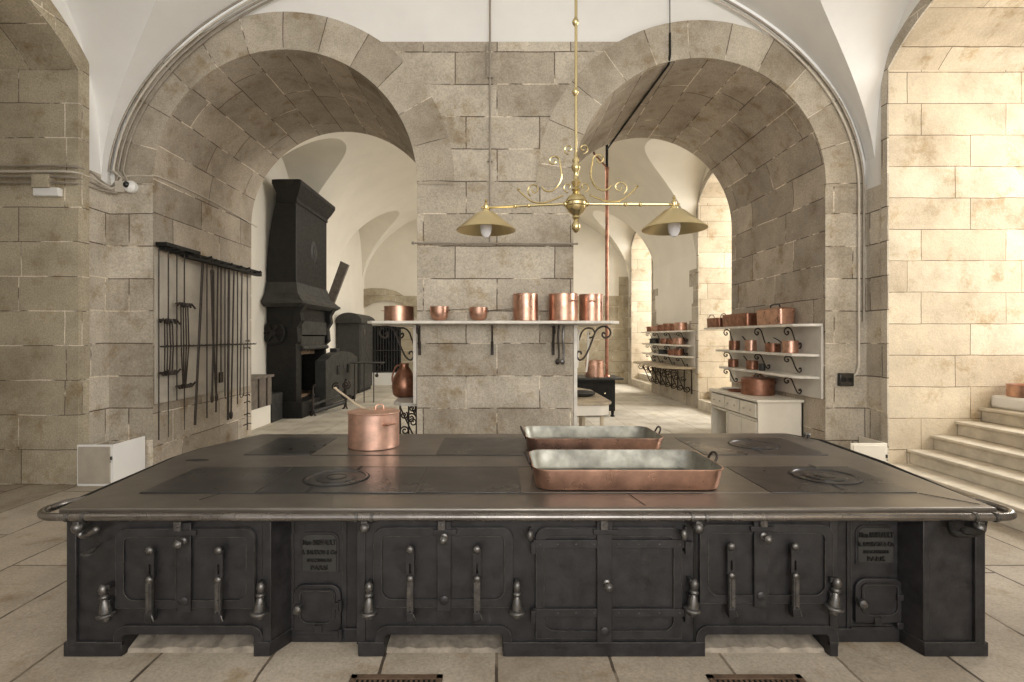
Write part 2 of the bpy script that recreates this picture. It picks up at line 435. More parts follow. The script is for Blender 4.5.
# side walls with deep arched window recesses
def arch_z(y, ya, yb, sp, rise):
    c = (ya+yb)/2; h = (yb-ya)/2; t = min(1, abs(y-c)/h); R = (h*h+rise*rise)/(2*rise)
    return sp+rise-R+sqrt(max(0, R*R-(y-c)**2))
def side_wall(name, X, y0, y1, ops, zsplit, lower, upper, lab):
    ys = [y0+(y1-y0)*i/int((y1-y0)/.12) for i in range(int((y1-y0)/.12)+1)]
    for (ya, yb, sp, rise) in ops: ys += [ya, yb, ya+.0001, yb-.0001]
    ys = sorted(set(ys)); lo = MB(); up = MB()
    for a, b in zip(ys[:-1], ys[1:]):
        m_ = (a+b)/2; z0 = z1 = 0
        for (ya, yb, sp, rise) in ops:
            if ya < m_ < yb: z0 = arch_z(a, ya, yb, sp, rise); z1 = arch_z(b, ya, yb, sp, rise)
        if z0 < zsplit: lo.face([(X, a, z0), (X, b, z1), (X, b, zsplit), (X, a, zsplit)])
        up.face([(X, a, max(z0, zsplit)), (X, b, max(z1, zsplit)), (X, b, 7), (X, a, 7)])
    if lo.f: struct(name, lo, lower, lab+', lower stone part', cat='wall', recalc=False)
    struct(name+'_plaster', up, upper, lab+', white plaster part', cat='wall', recalc=False)
def recess(nm, X, d, ya, yb, sp, rise, mat, D=1.95, closed=False, win=None, band=.16, backmat='plaster'):
    X2 = X+d*D; mb = MB(); n = 20
    for y in (ya, yb): mb.face([(X, y, 0), (X2, y, 0), (X2, y, sp), (X, y, sp)])
    yy = [ya+(yb-ya)*i/n for i in range(n+1)]
    zz = [arch_z(y, ya, yb, sp, rise) for y in yy]
    mb.quadgrid([[(X, y, z), (X2, y, z)] for y, z in zip(yy, zz)], [[(0, y), (D, y)] for y in yy])
    struct(nm, mb, mat, 'deep arched window recess of large stone blocks', cat='wall', recalc=False)
    if band:   # flat stone band round the opening
        g = []
        pin = [(ya, 0), (ya, sp*.5)]+list(zip(yy, zz))+[(yb, sp*.5), (yb, 0)]
        bt = MB(); bb = band*1.7; c = (ya+yb)/2; hw = (yb-ya)/2
        pout = [(ya-band, 0), (ya-band, sp*.5)]
        for y, z in zip(yy, zz):
            t = (y-c)/hw; pout.append((y+band*t, z+bb*(1-.4*t*t)))
        pout += [(yb+band, sp*.5), (yb+band, 0)]
        bt.quadgrid([[(X-d*0, a[0], a[1]), (X-d*.02, a[0], a[1]), (X-d*.02, b[0], b[1]), (X+d*.01, b[0], b[1])] for a, b in zip(pin, pout)])
        struct('trim_'+str(10+int(ya+20)), bt, mat if mat != 'cream' else 'stone', 'flat stone band round the arched recess', cat='trim', recalc=False)
    if closed:
        mb = MB(); mb.face([(X2, ya, 0), (X2, yb, 0), (X2, yb, 6), (X2, ya, 6)]); struct(nm+'_end', mb, mat, 'closed stone end of the recess', cat='wall', recalc=False)
    else:
        zs = 1.15; b = MB(); b.box((X2-d*.02, ya, 0), (X2+d*.25, yb, zs)); struct('wall_sill', b, backmat, 'wall below the deep window', cat='wall')
        fr = MB(); t = .07
        for y in (ya, yb-t, (ya+yb)/2-t/2): fr.box((X2-.035, y, zs), (X2+.035, y+t, arch_z(min(max(y+t/2, ya), yb), ya, yb, sp, rise)))
        for z in (zs, 2.2, 3.25, 4.3): fr.box((X2-.03, ya, z), (X2+.03, yb, z+.06))
        fo = struct('window_%d' % win, fr, 'irong', 'tall mullioned window of the deep recess', cat='window')
        g = MB(); g.face([(X2, ya, zs), (X2, yb, zs), (X2, yb, sp+rise), (X2, ya, sp+rise)]); obj('pane', g, 'glass', fo)
RR = [(3.73, 6.13, 4.85, .50), (-2.47, -.07, 4.85, .5)]
side_wall('wall_right', XR, YN, YW+.05, RR, SP, 'stone', 'plaster', 'right wall of the front kitchen')
LL = [(3.6, 6.0, 4.78, .50), (-2.6, -.2, 4.78, .5)]
side_wall('wall_left', XL, YN, YW+.05, LL, SP+.15, 'stone', 'plaster', 'left wall of the front kitchen')
R2 = [(9.93, 12.36, 4.88, .50), (16.1, 18.5, 4.88, .5)]
side_wall('wall_right_rear', XR2, YB-.05, YE+.05, R2, .001, 'stone', 'plaster_warm', 'right wall of the rear hall')
side_wall('wall_left_rear', XL, YB-.05, YE+.05, [], .001, 'stone', 'plaster_warm', 'left wall of the rear hall')
recess('wall_right_recess', XR, 1, *RR[0], 'cream', win=1, band=.10)
recess('wall_right_recess', XR, 1, *RR[1], 'cream', win=2, band=.10)
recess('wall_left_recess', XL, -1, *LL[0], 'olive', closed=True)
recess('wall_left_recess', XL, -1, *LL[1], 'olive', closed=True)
recess('wall_rear_recess', XR2, 1, *R2[0], 'cream', win=3, band=.10)
recess('wall_rear_recess', XR2, 1, *R2[1], 'cream', win=4, band=.10)
# stone quoins with a toothed edge beside the rear windows
def quoins(y0, s, z0=0, z1=3.6, d=.012, X=XR2):
    mb = MB(); z = z0; k = 0
    while z < z1:
        w_ = .22 + (.26 if k % 3 == 1 else (.10 if k % 3 == 2 else 0)); zz = min(z1, z+.42)
        mb.box((X+.01, y0, z), (X-d, y0+s*w_, zz)); z = zz; k += 1
    struct('trim_%d' % (40+int(abs(y0*10))), mb, 'stone', 'toothed stone quoins beside the rear window', cat='trim')
quoins(12.47, 1, 0, 3.35); quoins(16.0, -1, 0, 3.15); quoins(18.6, 1, 0, 3.15)
mb = MB(); mb.box((XR2+.01, 12.4, 0), (XR2-.015, 16.05, .92)); struct('trim_30', mb, 'stone', 'stone dado under the rear marble console', cat='trim')
mb = MB()
for (a, b) in ((9.35, 12.36), (16.1, 18.5)): mb.box((XR2-.02, a, 0), (XR2+1.9, b, .22)); mb.box((XR2+.25, a, .22), (XR2+1.9, b, .42))
struct('trim_31', mb, 'step', 'stone sill steps of the rear windows', cat='trim')
# rear end wall
mb = MB(); mb.face([(XL-.1, YE, 0), (XR2+.1, YE, 0), (XR2+.1, YE, 7), (XL-.1, YE, 7)])
struct('wall_rear', mb, 'plaster_warm', 'cream plaster end wall of the rear hall', recalc=False)
mb = MB()
z = 0
for k, xe in enumerate((2.3, 2.3, 2.3, 2.3, 2.3, 2.3, 2.3, 2.3)):
    pass
mb.box((-1.2, YE-.02, 0), (4.45, YE+.01, 3.2)); mb.box((4.45, YE-.02, 0), (XR2, YE+.01, 3.9)); mb.box((-5, YE-.02, 0), (-4.75, YE+.01, 2.1)); mb.box((-3.5, YE-.02, 0), (-1.2, YE+.01, 2.1))
struct('trim_32', mb, 'olive', 'dim coursed stone lower part of the rear end wall', cat='trim')
mb = MB()
pts = [P(363, 308, 18.9), P(372, 303, 18.9), P(382, 300.5, 18.9), P(393, 301, 18.9), P(403, 305, 18.9), P(411, 312, 18.9), P(418, 322, 18.9), P(418, 296, 18.9), P(404, 296, 18.9), P(396, 291, 18.9), P(385, 288.5, 18.9), P(372, 288, 18.9), P(363, 289, 18.9)]
mb.prism(pts, (0, .09, 0)); struct('trim_33', mb, 'olive', 'segmental stone relieving arch in the rear end wall', cat='trim')
mb = MB(); mb.box((-5.0, 18.3, 2.94), (-3.0, 18.34, 2.97)); 
# rubble plinth beneath the stove front, seen in the niches
# ------------------------------------------------------------------ THE STOVE
YS = 2.78
def fx(px, Y=YS): return (px-VX)/F*Y
def fz(py, Y=YS): return H-(py-VY)/F*Y
ZT = .792
stove = thing('kitchen_range', 'huge black cast-iron central cooking range with steel rail, filling the foreground', 'stove', (0.15, 3.8, 0))
def sp_(n, mb, mat, parent=None, **k): return obj(n, mb, mat, parent or stove, **k)
# body: plan outline with two trapezoid bays
XA, XB = fx(69.5), fx(982)
RB = .13
front = [(XA, YS), (fx(271), YS), (fx(283), YS+RB), (fx(352), YS+RB), (fx(359), YS), (fx(836), YS), (fx(844), YS+RB), (fx(916), YS+RB), (fx(922), YS), (XB, YS)]
zb0 = fz(655); zb1 = .735
def wall_strip(mb, poly, z0, z1): 
    for a, b in zip(poly[:-1], poly[1:]): mb.face([(a[0], a[1], z0), (b[0], b[1], z0), (b[0], b[1], z1), (a[0], a[1], z1)])
niches = [(fx(124), fx(255)), (fx(385), fx(503)), (fx(704), fx(828))]
zn = fz(633)
mb = MB()
# front skin split by niches
def seg_pts():
    out = []
    for i in range(len(front)-1):
        (xa, ya), (xb, yb) = front[i], front[i+1]; cuts = [xa, xb]
        if ya == yb == YS:
            for n0, n1 in niches:
                if xa < n0 and n1 < xb: cuts += [n0, n1]
        cuts = sorted(cuts)
        for a, b in zip(cuts[:-1], cuts[1:]):
            ya_ = ya+(yb-ya)*((a-xa)/(xb-xa)); yb_ = ya+(yb-ya)*((b-xa)/(xb-xa))
            isn = any(abs(a-n0) < 1e-6 and abs(b-n1) < 1e-6 for n0, n1 in niches)
            out.append((a, ya_, b, yb_, isn))
    return out
for (a, ya, b, yb, isn) in seg_pts():
    z0 = zn if isn else 0.0
    mb.face([(a, ya, z0), (b, yb, z0), (b, yb, zb1), (a, ya, zb1)])
    if isn:
        mb.face([(a, ya, z0), (b, ya, z0), (b, ya+.5, z0), (a, ya+.5, z0)])
        mb.face([(a, ya, 0), (a, ya, z0), (a, ya+.5, z0), (a, ya+.5, 0)]); mb.face([(b, ya, 0), (b, ya, z0), (b, ya+.5, z0), (b, ya+.5, 0)])
        mb.face([(a, ya+.5, 0), (b, ya+.5, 0), (b, ya+.5, z0), (a, ya+.5, z0)])
YK = 4.78
mb.face([(XA, YS, 0), (XA, YK, 0), (XA, YK, zb1), (XA, YS, zb1)]); mb.face([(XB, YS, 0), (XB, YK, 0), (XB, YK, zb1), (XB, YS, zb1)])
mb.face([(XA, YK, 0), (XB, YK, 0), (XB, YK, zb1), (XA, YK, zb1)])
sp_('body', mb, 'iron', recalc=False)
# base skirting, following outline, interrupted by niches
mb = MB()
for (a, ya, b, yb, isn) in seg_pts():
    if isn: continue
    zt = fz(641)
    mb = MB(); mb.prism([(a, ya+.003, .002), (b, yb+.003, .002), (b, yb-.018, .002), (a, ya-.018, .002)], (0, 0, zt)); sk_ = sp_('skirting', mb, 'iron', bevel=.003); bd = MB(); bd.tube([(a, ya-.017, zt+.002), (b, yb-.017, zt+.002)], .0024, 6); obj('worn_highlight_bead', bd, 'worn', sk_)
mb = MB(); mb.prism([(XA+.003, YS-.018, .002), (XA-.018, YS-.018, .002), (XA-.018, YK, .002), (XA+.003, YK, .002)], (0, 0, fz(641))); sp_('skirting', mb, 'iron', bevel=.003)
mb = MB(); mb.prism([(XB-.003, YS-.018, .002), (XB+.018, YS-.018, .002), (XB+.018, YK, .002), (XB-.003, YK, .002)], (0, 0, fz(641)))
sp_('skirting', mb, 'iron', bevel=.003)
# raised frames round the niches
for (n0, n1) in niches:
    mb = MB(); w_ = .045; zt = zn; r = .055
    def path(o):
        a, b, z = n0-o, n1+o, zt+o; rr = .02+o*1.0
        return [(a, 0.06)] + [(a+rr-rr*cos(t), z-rr+rr*sin(t)) for t in [pi/2*i/6 for i in range(7)]] + [(b-rr+rr*sin(t), z-rr+rr*cos(t)) for t in [pi/2*i/6 for i in range(7)]] + [(b, .06)]
    i_, o_ = path(0), path(w_); g = []
    for p, q in zip(i_, o_): g.append([(p[0], YS+.002, p[1]), (p[0], YS-.014, p[1]), (q[0], YS-.014, q[1]), (q[0], YS+.002, q[1])])
    mb.quadgrid(g); nf = sp_('niche_frame', mb, 'iron', angle=40); bd = MB(); bd.tube([(p[0], YS-.0145, p[1]) for p in o_], .0024, 6); obj('worn_highlight_bead', bd, 'worn', nf)
# corner posts and vertical joint fillets
for px0, px1, dep in ((69.5, 79, .02), (972, 982, .02), (263, 272, .01), (357, 366, .01), (829, 837, .008), (922, 928, .008)):
    mb = MB(); mb.box((fx(px0), YS-dep, .06), (fx(px1), YS+.002, zb1)); sp_('pilaster', mb, 'iron', bevel=.004)
mb = MB(); mb.box((fx(693.5), YS-.004, .06), (fx(696), YS+.002, zb1)); sp_('joint_strip', mb, 'irond')
def rrect(x0, x1, z0, z1, r, n=6, rb=None):
    rb = r if rb is None else rb; out = []
    for (cx, cz, a0, R) in ((x1-r, z1-r, 0, r), (x0+r, z1-r, pi/2, r), (x0+rb, z0+rb, pi, rb), (x1-rb, z0+rb, 1.5*pi, rb)):
        for i in range(n+1):
            a = a0+pi/2*i/n; out.append((cx+R*cos(a), cz+R*sin(a)))
    return out
def plate(poly, y, t, n=None): 
    mb = MB(); mb.prism([(p[0], y, p[1]) for p in poly], (0, -t, 0)); return mb
def ring(o, i, y, t):
    g = []
    for a, b in zip(o, i): g.append([(a[0], y, a[1]), (a[0], y-t, a[1]), (b[0], y-t, b[1]), (b[0], y, b[1])])
    g.append(g[0]); mb = MB(); mb.quadgrid(g); return mb
def fzl(py): return H-(py-VY)/F*(YS-.055)
def oven_pair(x0, xm0, xm1, x1, y0, y1, latches, knob, hinge_straps=False):
    for s, (a, b) in enumerate(((x0, xm0), (xm1, x1))):
        a_, b_ = fx(a), fx(b); z0, z1 = fz(y1), fz(y0)
        d = .012
        R = .07
        # leaf: rounded only on its outer side
        def leaf(ins, rt, rb2):
            x_0, x_1, zz0, zz1 = a_+ins*(1 if s == 0 else .2), b_-ins*(.2 if s == 0 else 1), z0+ins, z1-ins
            out = []; n = 6
            if s == 0:
                out += [(x_1, zz0), (x_1, zz1)] + [(x_0+rt-rt*sin(t), zz1-rt+rt*cos(t)) for t in [pi/2*i/n for i in range(n+1)]] + [(x_0+rb2-rb2*cos(t), zz0+rb2-rb2*sin(t)) for t in [pi/2*i/n for i in range(n+1)]]
            else:
                out += [(x_0, zz1), (x_0, zz0)] + [(x_1-rb2+rb2*sin(t), zz0+rb2-rb2*cos(t)) for t in [pi/2*i/n for i in range(n+1)]] + [(x_1-rt+rt*cos(t), zz1-rt+rt*sin(t)) for t in [pi/2*i/n for i in range(n+1)]]
            return out
        dr = sp_('oven_door', plate(leaf(0, .06, .004), YS, .012), 'iron', bevel=.003)
        o = leaf(.004, .055, .006); i = leaf(.046, .03, .055)
        rim = ring(o, i, YS-.012, .010); obj('door_rim', rim, 'iron', dr, bevel=.0025); bd = MB(); bd.tube([(p[0], YS-.023, p[1]) for p in i], .0022, 6, closed=True); obj('worn_highlight_bead', bd, 'worn', dr); bd = MB(); bd.tube([(p[0], YS-.0225, p[1]) for p in o], .0018, 6, closed=True); obj('worn_highlight_bead', bd, 'worn', dr)
        if hinge_straps:
            for zc in hinge_straps:
                mb = MB(); e0 = a_-.012 if s == 0 else a_+.01; e1 = b_-.006 if s == 0 else b_+.02
                mb.box((e0, YS-.03, fz(zc+4)), (e1, YS-.02, fz(zc-4))); st = obj('hinge_strap', mb, 'iron', dr, bevel=.002)
                mb = MB()
                for k in range(4): mb.ball((e0+(e1-e0)*(.1+.27*k), YS-.030, fz(zc)), .0045, 8)
                obj('rivets', mb, 'nickel', st)
                mb = MB(); ex = e0 if s == 0 else e1; mb.box((ex-.012, YS-.045, fz(zc+9)), (ex+.012, YS+.0, fz(zc-3))); obj('hinge_lug', mb, 'iron', st, bevel=.002)
        for lx in latches:
            if a < lx < b:
                X = fx(lx, YS-.055)
                mb = MB(); mb.box((X-.015, YS-.06, fzl(y1+16)), (X+.015, YS-.012, fzl(y1+4))); 
                mb.box((X-.02, YS-.065, fzl(y1+14)), (X+.02, YS-.055, fzl(y1+6)))
                lt = obj('latch', mb, 'iron', dr, bevel=.003)
                mb = MB()
                zl0, zl1 = fzl(y0+52), fzl(y0+23)
                zs0, zs1 = fzl(y0+48), fzl(y0+38)
                mb.box((X-.021, YS-.050, zl0), (X-.006, YS-.035, zl1)); mb.box((X+.006, YS-.050, zl0), (X+.021, YS-.035, zl1))
                mb.box((X-.0061, YS-.050, zs1), (X+.0061, YS-.035, zl1)); mb.box((X-.0061, YS-.050, zl0), (X+.0061, YS-.035, zs0))
                mb.box((X-.012, YS-.035, zl1-.03), (X+.012, YS-.012, zl1-.005))
                obj('slotted_slide', mb, 'iron', lt)
                mb = MB(); mb.box((X-.017, YS-.056, fzl(y1+13)), (X+.017, YS-.044, zl0+.004)); mb.box((X-.014, YS-.062, fzl(y1+10)), (X-.006, YS-.056, zl0)); mb.box((X+.006, YS-.062, fzl(y1+10)), (X+.014, YS-.056, zl0))
                mb.box((X-.006, YS-.066, fzl(y1+4)), (X+.006, YS-.058, zl0-.01)); mb.tube([(X+.004, YS-.055, fzl(y1+4)), (X+.02, YS-.062, fzl(y1+9)), (X+.027, YS-.06, fzl(y1+14))], .004, 6)
                obj('slide_bar', mb, 'nickel', lt)
                mb = MB(); mb.ball((X, YS-.052, fzl(y0+24)), .022, 14, (1, .7, 1)); obj('stud', mb, 'nickel', lt); mb = MB(); mb.ball((X, YS-.056, fzl(y0+53)), .020, 14, (1, .7, 1)); obj('stud', mb, 'nickel', lt)
    # centre strap
    mb = MB(); X0, X1 = fx(xm0-3, YS-.03), fx(xm1+4, YS-.03); zt = fz(y0-6) if not hinge_straps else fz(516); zbm = fz(y1+5, YS-.03)
    mb.box((X0, YS-.034, zbm), (X1, YS-.020, zt)); mb.box((X0-.02, YS-.04, fz(y0+6)), (X1+.03, YS-.024, fz(y0+1)))
    st = sp_('centre_strap', mb, 'iron', bevel=.003)
    mb = MB(); mb.lathe([(.024, 0), (.024, -.018), (.018, -.022), (.0005, -.023)], ((X0+X1)/2, YS-.02, fz(y1-9)), 18, 'y'); obj('boss', mb, 'iron', st)
    kx, ky = knob
    mb = MB(); mb.lathe([(.020, -.03), (.018, -.04), (.008, -.045), (.008, -.062), (.016, -.068), (.023, -.082), (.023, -.09), (.015, -.1), (.008, -.104), (.0001, -.105)], (fx(kx, YS-.09), YS, fz(ky, YS-.09)), 20, 'y')
    obj('knob', mb, 'nickel', st)
    mb = MB(); mb.box((fx(xm0-1), YS-.05, fz(y0+1)), (fx(xm0+6), YS-.015, fz(y0-8))); mb.cyl((fx(xm0+3), YS-.03, fz(y0-4)), .01, -.025, .02, 10, 'y'); obj('catch', mb, 'nickel', st, bevel=.002)
oven_pair(118, 180, 187, 257, 527, 607, (149, 218), (177, 545))
oven_pair(374, 440, 447, 513, 526, 606, (410, 477), (443, 541))
oven_pair(535, 600, 608, 681, 526, 637, (), (609, 588), (542, 610))
oven_pair(698, 757, 764, 831, 523, 602, (732, 796), (769, 540))
# tap finials
for (tx, ty, lean) in ((107, 584, -.08), (259, 582, .04), (369, 582, 0), (517, 581, 0), (692, 579, .05), (833, 577, .08)):
    X = fx(tx, YS-.05); z1 = fz(ty, YS-.05); c = (0, 0, 0)
    mb = MB(); mb.lathe([(.0005, 0), (.016, .003), (.023, .014), (.022, .024), (.014, .028), (.044, .032), (.047, .040), (.044, .046), (.030, .050), (.029, .062), (.025, .085), (.019, .108), (.014, .118), (.022, .124), (.024, .131), (.022, .138), (.014, .143), (.020, .152), (.023, .170), (.019, .186), (.010, .197), (.0005, .2)], c, 18)
    mb.xf(Matrix.Translation((X, YS-.05, z1-.198)) @ Matrix.Rotation(lean*1.5, 4, 'Y'))
    t = sp_('drain_tap', mb, 'nickel', angle=50)
    mb = MB(); mb.box((X-.012, YS-.05, z1-.03), (X+.012, YS+.0, z1-.005)); obj('tap_lug', mb, 'iron', t, bevel=.002); mb = MB(); mb.box((X-.014, YS-.05, z1-.11), (X+.014, YS, z1-.085)); obj('tap_lug', mb, 'iron', t, bevel=.002)
# oval knobs and small hooks beside the warming cupboard, bolts at the left corner
for (kx, ky) in ((530, 536), (684, 535)):
    mb = MB(); mb.ball((fx(kx, YS-.075), YS-.075, fz(ky, YS-.075)), .022, 16, (.85, .85, 1.35)); o = sp_('oval_knob', mb, 'nickel')
    mb = MB(); mb.cyl((fx(kx, YS-.06), YS, fz(ky, YS-.06)), .008, -.07, .002, 10, 'y'); mb.box((fx(kx)-.005, YS-.03, fz(ky-10)), (fx(kx)+.005, YS, fz(ky))); obj('spindle', mb, 'iron', o); mb = MB(); mb.box((fx(kx+2), YS-.035, fz(ky+14)), (fx(kx+7), YS, fz(ky+5))); obj('keeper', mb, 'iron', o)
mb = MB(); mb.tube([P(100, 543, 2.74), P(89, 553, 2.66)], .012, 10); mb.xf(Matrix.Identity(4)); mb.lathe([(.001, 0), (.03, .001), (.03, .006), (.012, .012)], P(88, 554, 2.66), 14); b_ = sp_('bolt', mb, 'nickel')
mb = MB(); mb.tube(smooth([P(79, 520, 2.72), P(79, 531, 2.72), P(84, 536, 2.72), P(96, 530, 2.70)]), .015, 10); mb.ball(P(96, 530, 2.70), .019, 10); sp_('elbow_pipe', mb, 'nickel')
# fire doors and makers' plates in the two bays
Yb = YS+RB
def bx_(px): return (px-VX)/F*Yb
def bz_(py): return H-(py-VY)/F*Yb
def text_mesh(body, size, depth, loc, name, parent, mat='iron', align='CENTER', sx=1, fit=None):
    cu = bpy.data.curves.new('t', 'FONT'); cu.body = body; cu.size = size; cu.extrude = depth; cu.align_x = align; cu.resolution_u = 3; cu.offset = .0007
    o = bpy.data.objects.new('t', cu); COL.objects.link(o)
    dg = bpy.context.evaluated_depsgraph_get(); me = bpy.data.meshes.new_from_object(o.evaluated_get(dg))
    bpy.data.objects.remove(o); me.name = name
    me.materials.clear(); me.materials.append(M[mat])
    if fit: xx = [v.co.x for v in me.vertices]; sx = fit/(max(xx)-min(xx))
    R = Matrix.Translation(Vector(loc)-rootloc(parent)) @ Matrix.Rotation(pi/2, 4, 'X') @ Matrix.Diagonal((sx, 1, 1, 1))
    me.transform(R); q = bpy.data.objects.new(name, me); COL.objects.link(q); q.parent = parent; return q
for (p0, p1, py0, py1, d0, d1, dy0, dy1, kx, ky, hx, hys) in ((303, 337, 534, 571, 295, 342, 583, 629, 297, 610, 341, (603, 631)), (857, 892, 527, 562, 853, 901, 577, 621, 863, 604, 900, (595, 623))):
    # arch-topped maker's plate
    x0, x1, z0, z1 = bx_(p0), bx_(p1), bz_(py1), bz_(py0)
    pl = sp_('maker_plate', plate(rrect(x0, x1, z0, z1, .035, rb=.003), Yb, .010), 'irong', bevel=.002, label='raised iron plate with the maker lettering')
    pl2 = ring(rrect(x0-.012, x1+.012, z0-.012, z1+.012, .045, rb=.004), rrect(x0, x1, z0, z1, .035, rb=.003), Yb, .006); obj('plate_rim', pl2, 'iron', pl)
    xc = (x0+x1)/2; hh = z1-z0
    for i, (t, s_, wd) in enumerate((('Mon BRIFFAULT', .040, .96), ('R. BAUDON & Cie', .033, 1.0), ('SUCCESSEURS', .022, .72), ('PARIS', .034, .50))):
        zz = z1-hh*(.27, .52, .72, .94)[i]
        text_mesh(t, s_, .0045, (xc, Yb-.0125, zz), 'lettering', pl, 'irond', fit=(x1-x0)*wd)
    # firing door with rounded corners and a rim
    x0, x1, z0, z1 = bx_(d0), bx_(d1), bz_(dy1), bz_(dy0)
    fd = sp_('fire_door', plate(rrect(x0, x1, z0, z1, .06, rb=.01), Yb, .022), 'iron', bevel=.004)
    obj('door_rim', ring(rrect(x0+.03, x1-.03, z0+.04, z1-.022, .03, rb=.05), rrect(x0+.04, x1-.04, z0+.05, z1-.032, .022, rb=.042), Yb-.022, .008), 'iron', fd); bd = MB(); bd.tube([(p[0], Yb-.031, p[1]) for p in rrect(x0+.04, x1-.04, z0+.05, z1-.032, .022, rb=.042)], .0022, 6, closed=True); obj('worn_highlight_bead', bd, 'worn', fd)
    mb = MB(); mb.box((xc-.02, Yb-.03, z0-.005), (xc+.02, Yb-.02, z0+.035)); obj('draught_flap', mb, 'iron', fd, bevel=.002)
    mb = MB(); mb.lathe([(.012, -.02), (.01, -.04), (.02, -.05), (.026, -.065), (.024, -.08), (.014, -.09), (.0001, -.092)], ((kx-VX)/F*(Yb-.07), Yb, H-(ky-VY)/F*(Yb-.07)), 18, 'y'); obj('knob', mb, 'nickel', fd)
    for hy in hys:
        mb = MB(); mb.box((bx_(hx-7), Yb-.035, bz_(hy+3)), (bx_(hx+3), Yb-.01, bz_(hy-3))); mb.cyl((bx_(hx+1), Yb-.03, bz_(hy)), .013, -.03, .03, 12); obj('hinge', mb, 'iron', fd, bevel=.002)
    mb = MB(); mb.box((bx_(d0-4), Yb-.02, bz_(dy1+6)), (bx_(d1+3), Yb+.001, bz_(dy1+4))); sp_('fire_sill', mb, 'iron')
for (a, b) in ((290, 347), (846, 904)):
    x0, x1 = bx_(a), bx_(b); o_ = rrect(x0-.0, x1, .075, .728, .07, rb=.004); i_ = rrect(x0+.022, x1-.022, .095, .706, .055, rb=.004)
    pf = sp_('bay_frame', ring(o_, i_, Yb, .008), 'iron'); bd = MB(); bd.tube([(p[0], Yb-.0085, p[1]) for p in i_], .002, 6, closed=True); obj('worn_highlight_bead', bd, 'worn', pf)
# bay soffit lip
for (a, b) in ((271, 359), (836, 922)):
    mb = MB(); mb.box((fx(a), YS-.004, zb1-.02), (fx(b), YS+RB, zb1)); sp_('bay_lip', mb, 'iron')
# handle on the right corner
mb = MB(); mb.tube(smooth([P(951, 520, 2.75), P(953, 532, 2.70), P(962, 534, 2.68), P(972, 533, 2.68), P(980, 531, 2.70), P(983, 519, 2.74)]), .02, 10); mb.ball(P(968, 531, 2.67), .03, 10, (1.3, .8, .7))
sp_('corner_handle', mb, 'irond')
# hob: frame slab, dark plates, burner rings
plan = [(-2.335, 2.765), (-2.455, 3.98), (-2.42, 4.30), (-2.22, 4.88), (2.72, 4.93), (2.84, 4.60), (2.79, 3.8), (2.665, 2.765)]
mb = MB(); mb.prism([(x, y, zb1-.002) for x, y in plan], (0, 0, ZT-zb1)); sp_('hob_frame', mb, 'hob', bevel=.012, seg=3)
ZP = ZT-.001
def Q(px, py, z=ZT): 
    Y = F*(H-z)/(py-VY); return ((px-VX)/F*Y, Y)
def topplate(pts, mat='hobd', t=.004):
    mb = MB(); mb.prism([(x, y, ZT-.004) for x, y in pts], (0, 0, .004+t)); return sp_('hob_plate', mb, mat, bevel=.002)
row1 = (3.03, 3.62); row2 = (4.0, 4.68)
def rp(x0, x1, row, mat='hobd', t=.0035): return topplate([(x0, row[0]), (x1, row[0]), (x1, row[1]), (x0, row[1])], mat, t)
g_ = .006
pl1 = rp(-2.08, -1.41, row1); pl2 = rp(-1.41+g_, -.48, row1); rp(-.48+g_, .14, row1); rp(.14+g_, 1.60-g_, row1, 'hob', .002)
pl3 = rp(1.60, 2.45, row1)
rp(-1.95, -1.44, row2); rp(-1.44+g_, -.47, row2, 'hob', .002); rp(-.47+g_, .75, row2); rp(.75+g_, 1.60-g_, row2, 'hob', .002); pl4 = rp(1.60, 2.55, row2)
def burner(cx, cy, par, r=.20):
    mb = MB()
    prof = [(r, ZT+.0035), (r, ZT+.008), (r-.008, ZT+.0095), (r-.016, ZT+.0095), (r-.02, ZT+.0035)]
    mb.lathe(prof, (cx, cy, 0), 48, caps=False); a = obj('burner_ring', mb, 'hobd', par)
    for rr in (.62, .30):
        mb = MB(); q = r*rr
        e_ = 0 if rr > .5 else .003; mb.lathe([(q, ZT+.0034+e_), (q, ZT+.0075+e_), (q-.01, ZT+.009+e_), (.0001, ZT+.009+e_)], (cx, cy, 0), 40, caps=False); obj('ring_lid', mb, 'hobd', a)
    mb = MB()
    mb.lathe([(r+.0005, ZT+.004), (r+.009, ZT+.0042)], (cx, cy, 0), 48, caps=False)
    for q in (.31*r, r*.99): mb.tube([(cx+q*cos(t), cy+q*sin(t), ZT+.0085+(.003 if q < .5*r else 0)) for t in [2*pi*i/40 for i in range(40)]], .0015, 5, closed=True)
    for s_ in (-1, 1):
        mb.box((cx+s_*.02+s_*(r*.25), cy+s_*(r+.0), ZT+.0034), (cx+s_*.045+s_*(r*.25), cy+s_*(r+.10), ZT+.0046))
    obj('expansion_slot', mb, 'seam', a)
burner(-1.03, 3.34, pl2); burner(2.13, 3.38, pl3); burner(2.15, 4.36, pl4, .19)
def seam(pts):
    mb = MB(); mb.tube([(x, y, ZT+.0012) for x, y in pts], .0018, 6); return mb
mb = MB()
for pts in ([(-2.08, 3.02), (1.2, 3.02)], [(-1.55, 3.63), (2.45, 3.63)], [(-1.44, 3.99), (.2, 3.99)], [(.80, 2.8), (.76, 3.02)], [(2.45, 3.02), (2.62, 2.82)], [(-1.60, 3.02), (-1.66, 2.9)]): mb.add(seam(pts))
sp_('hob_seams', mb, 'seam')
mb = MB(); mb.lathe([(.001, ZT+.001), (.085, ZT+.0012), (.09, ZT-.002)], (0, 0, 0), 20, sy=.35); mb.xf(Matrix.Translation((Q(197, 460)[0], Q(197, 460)[1], .0)))
sp_('lifting_slot', mb, 'seam')
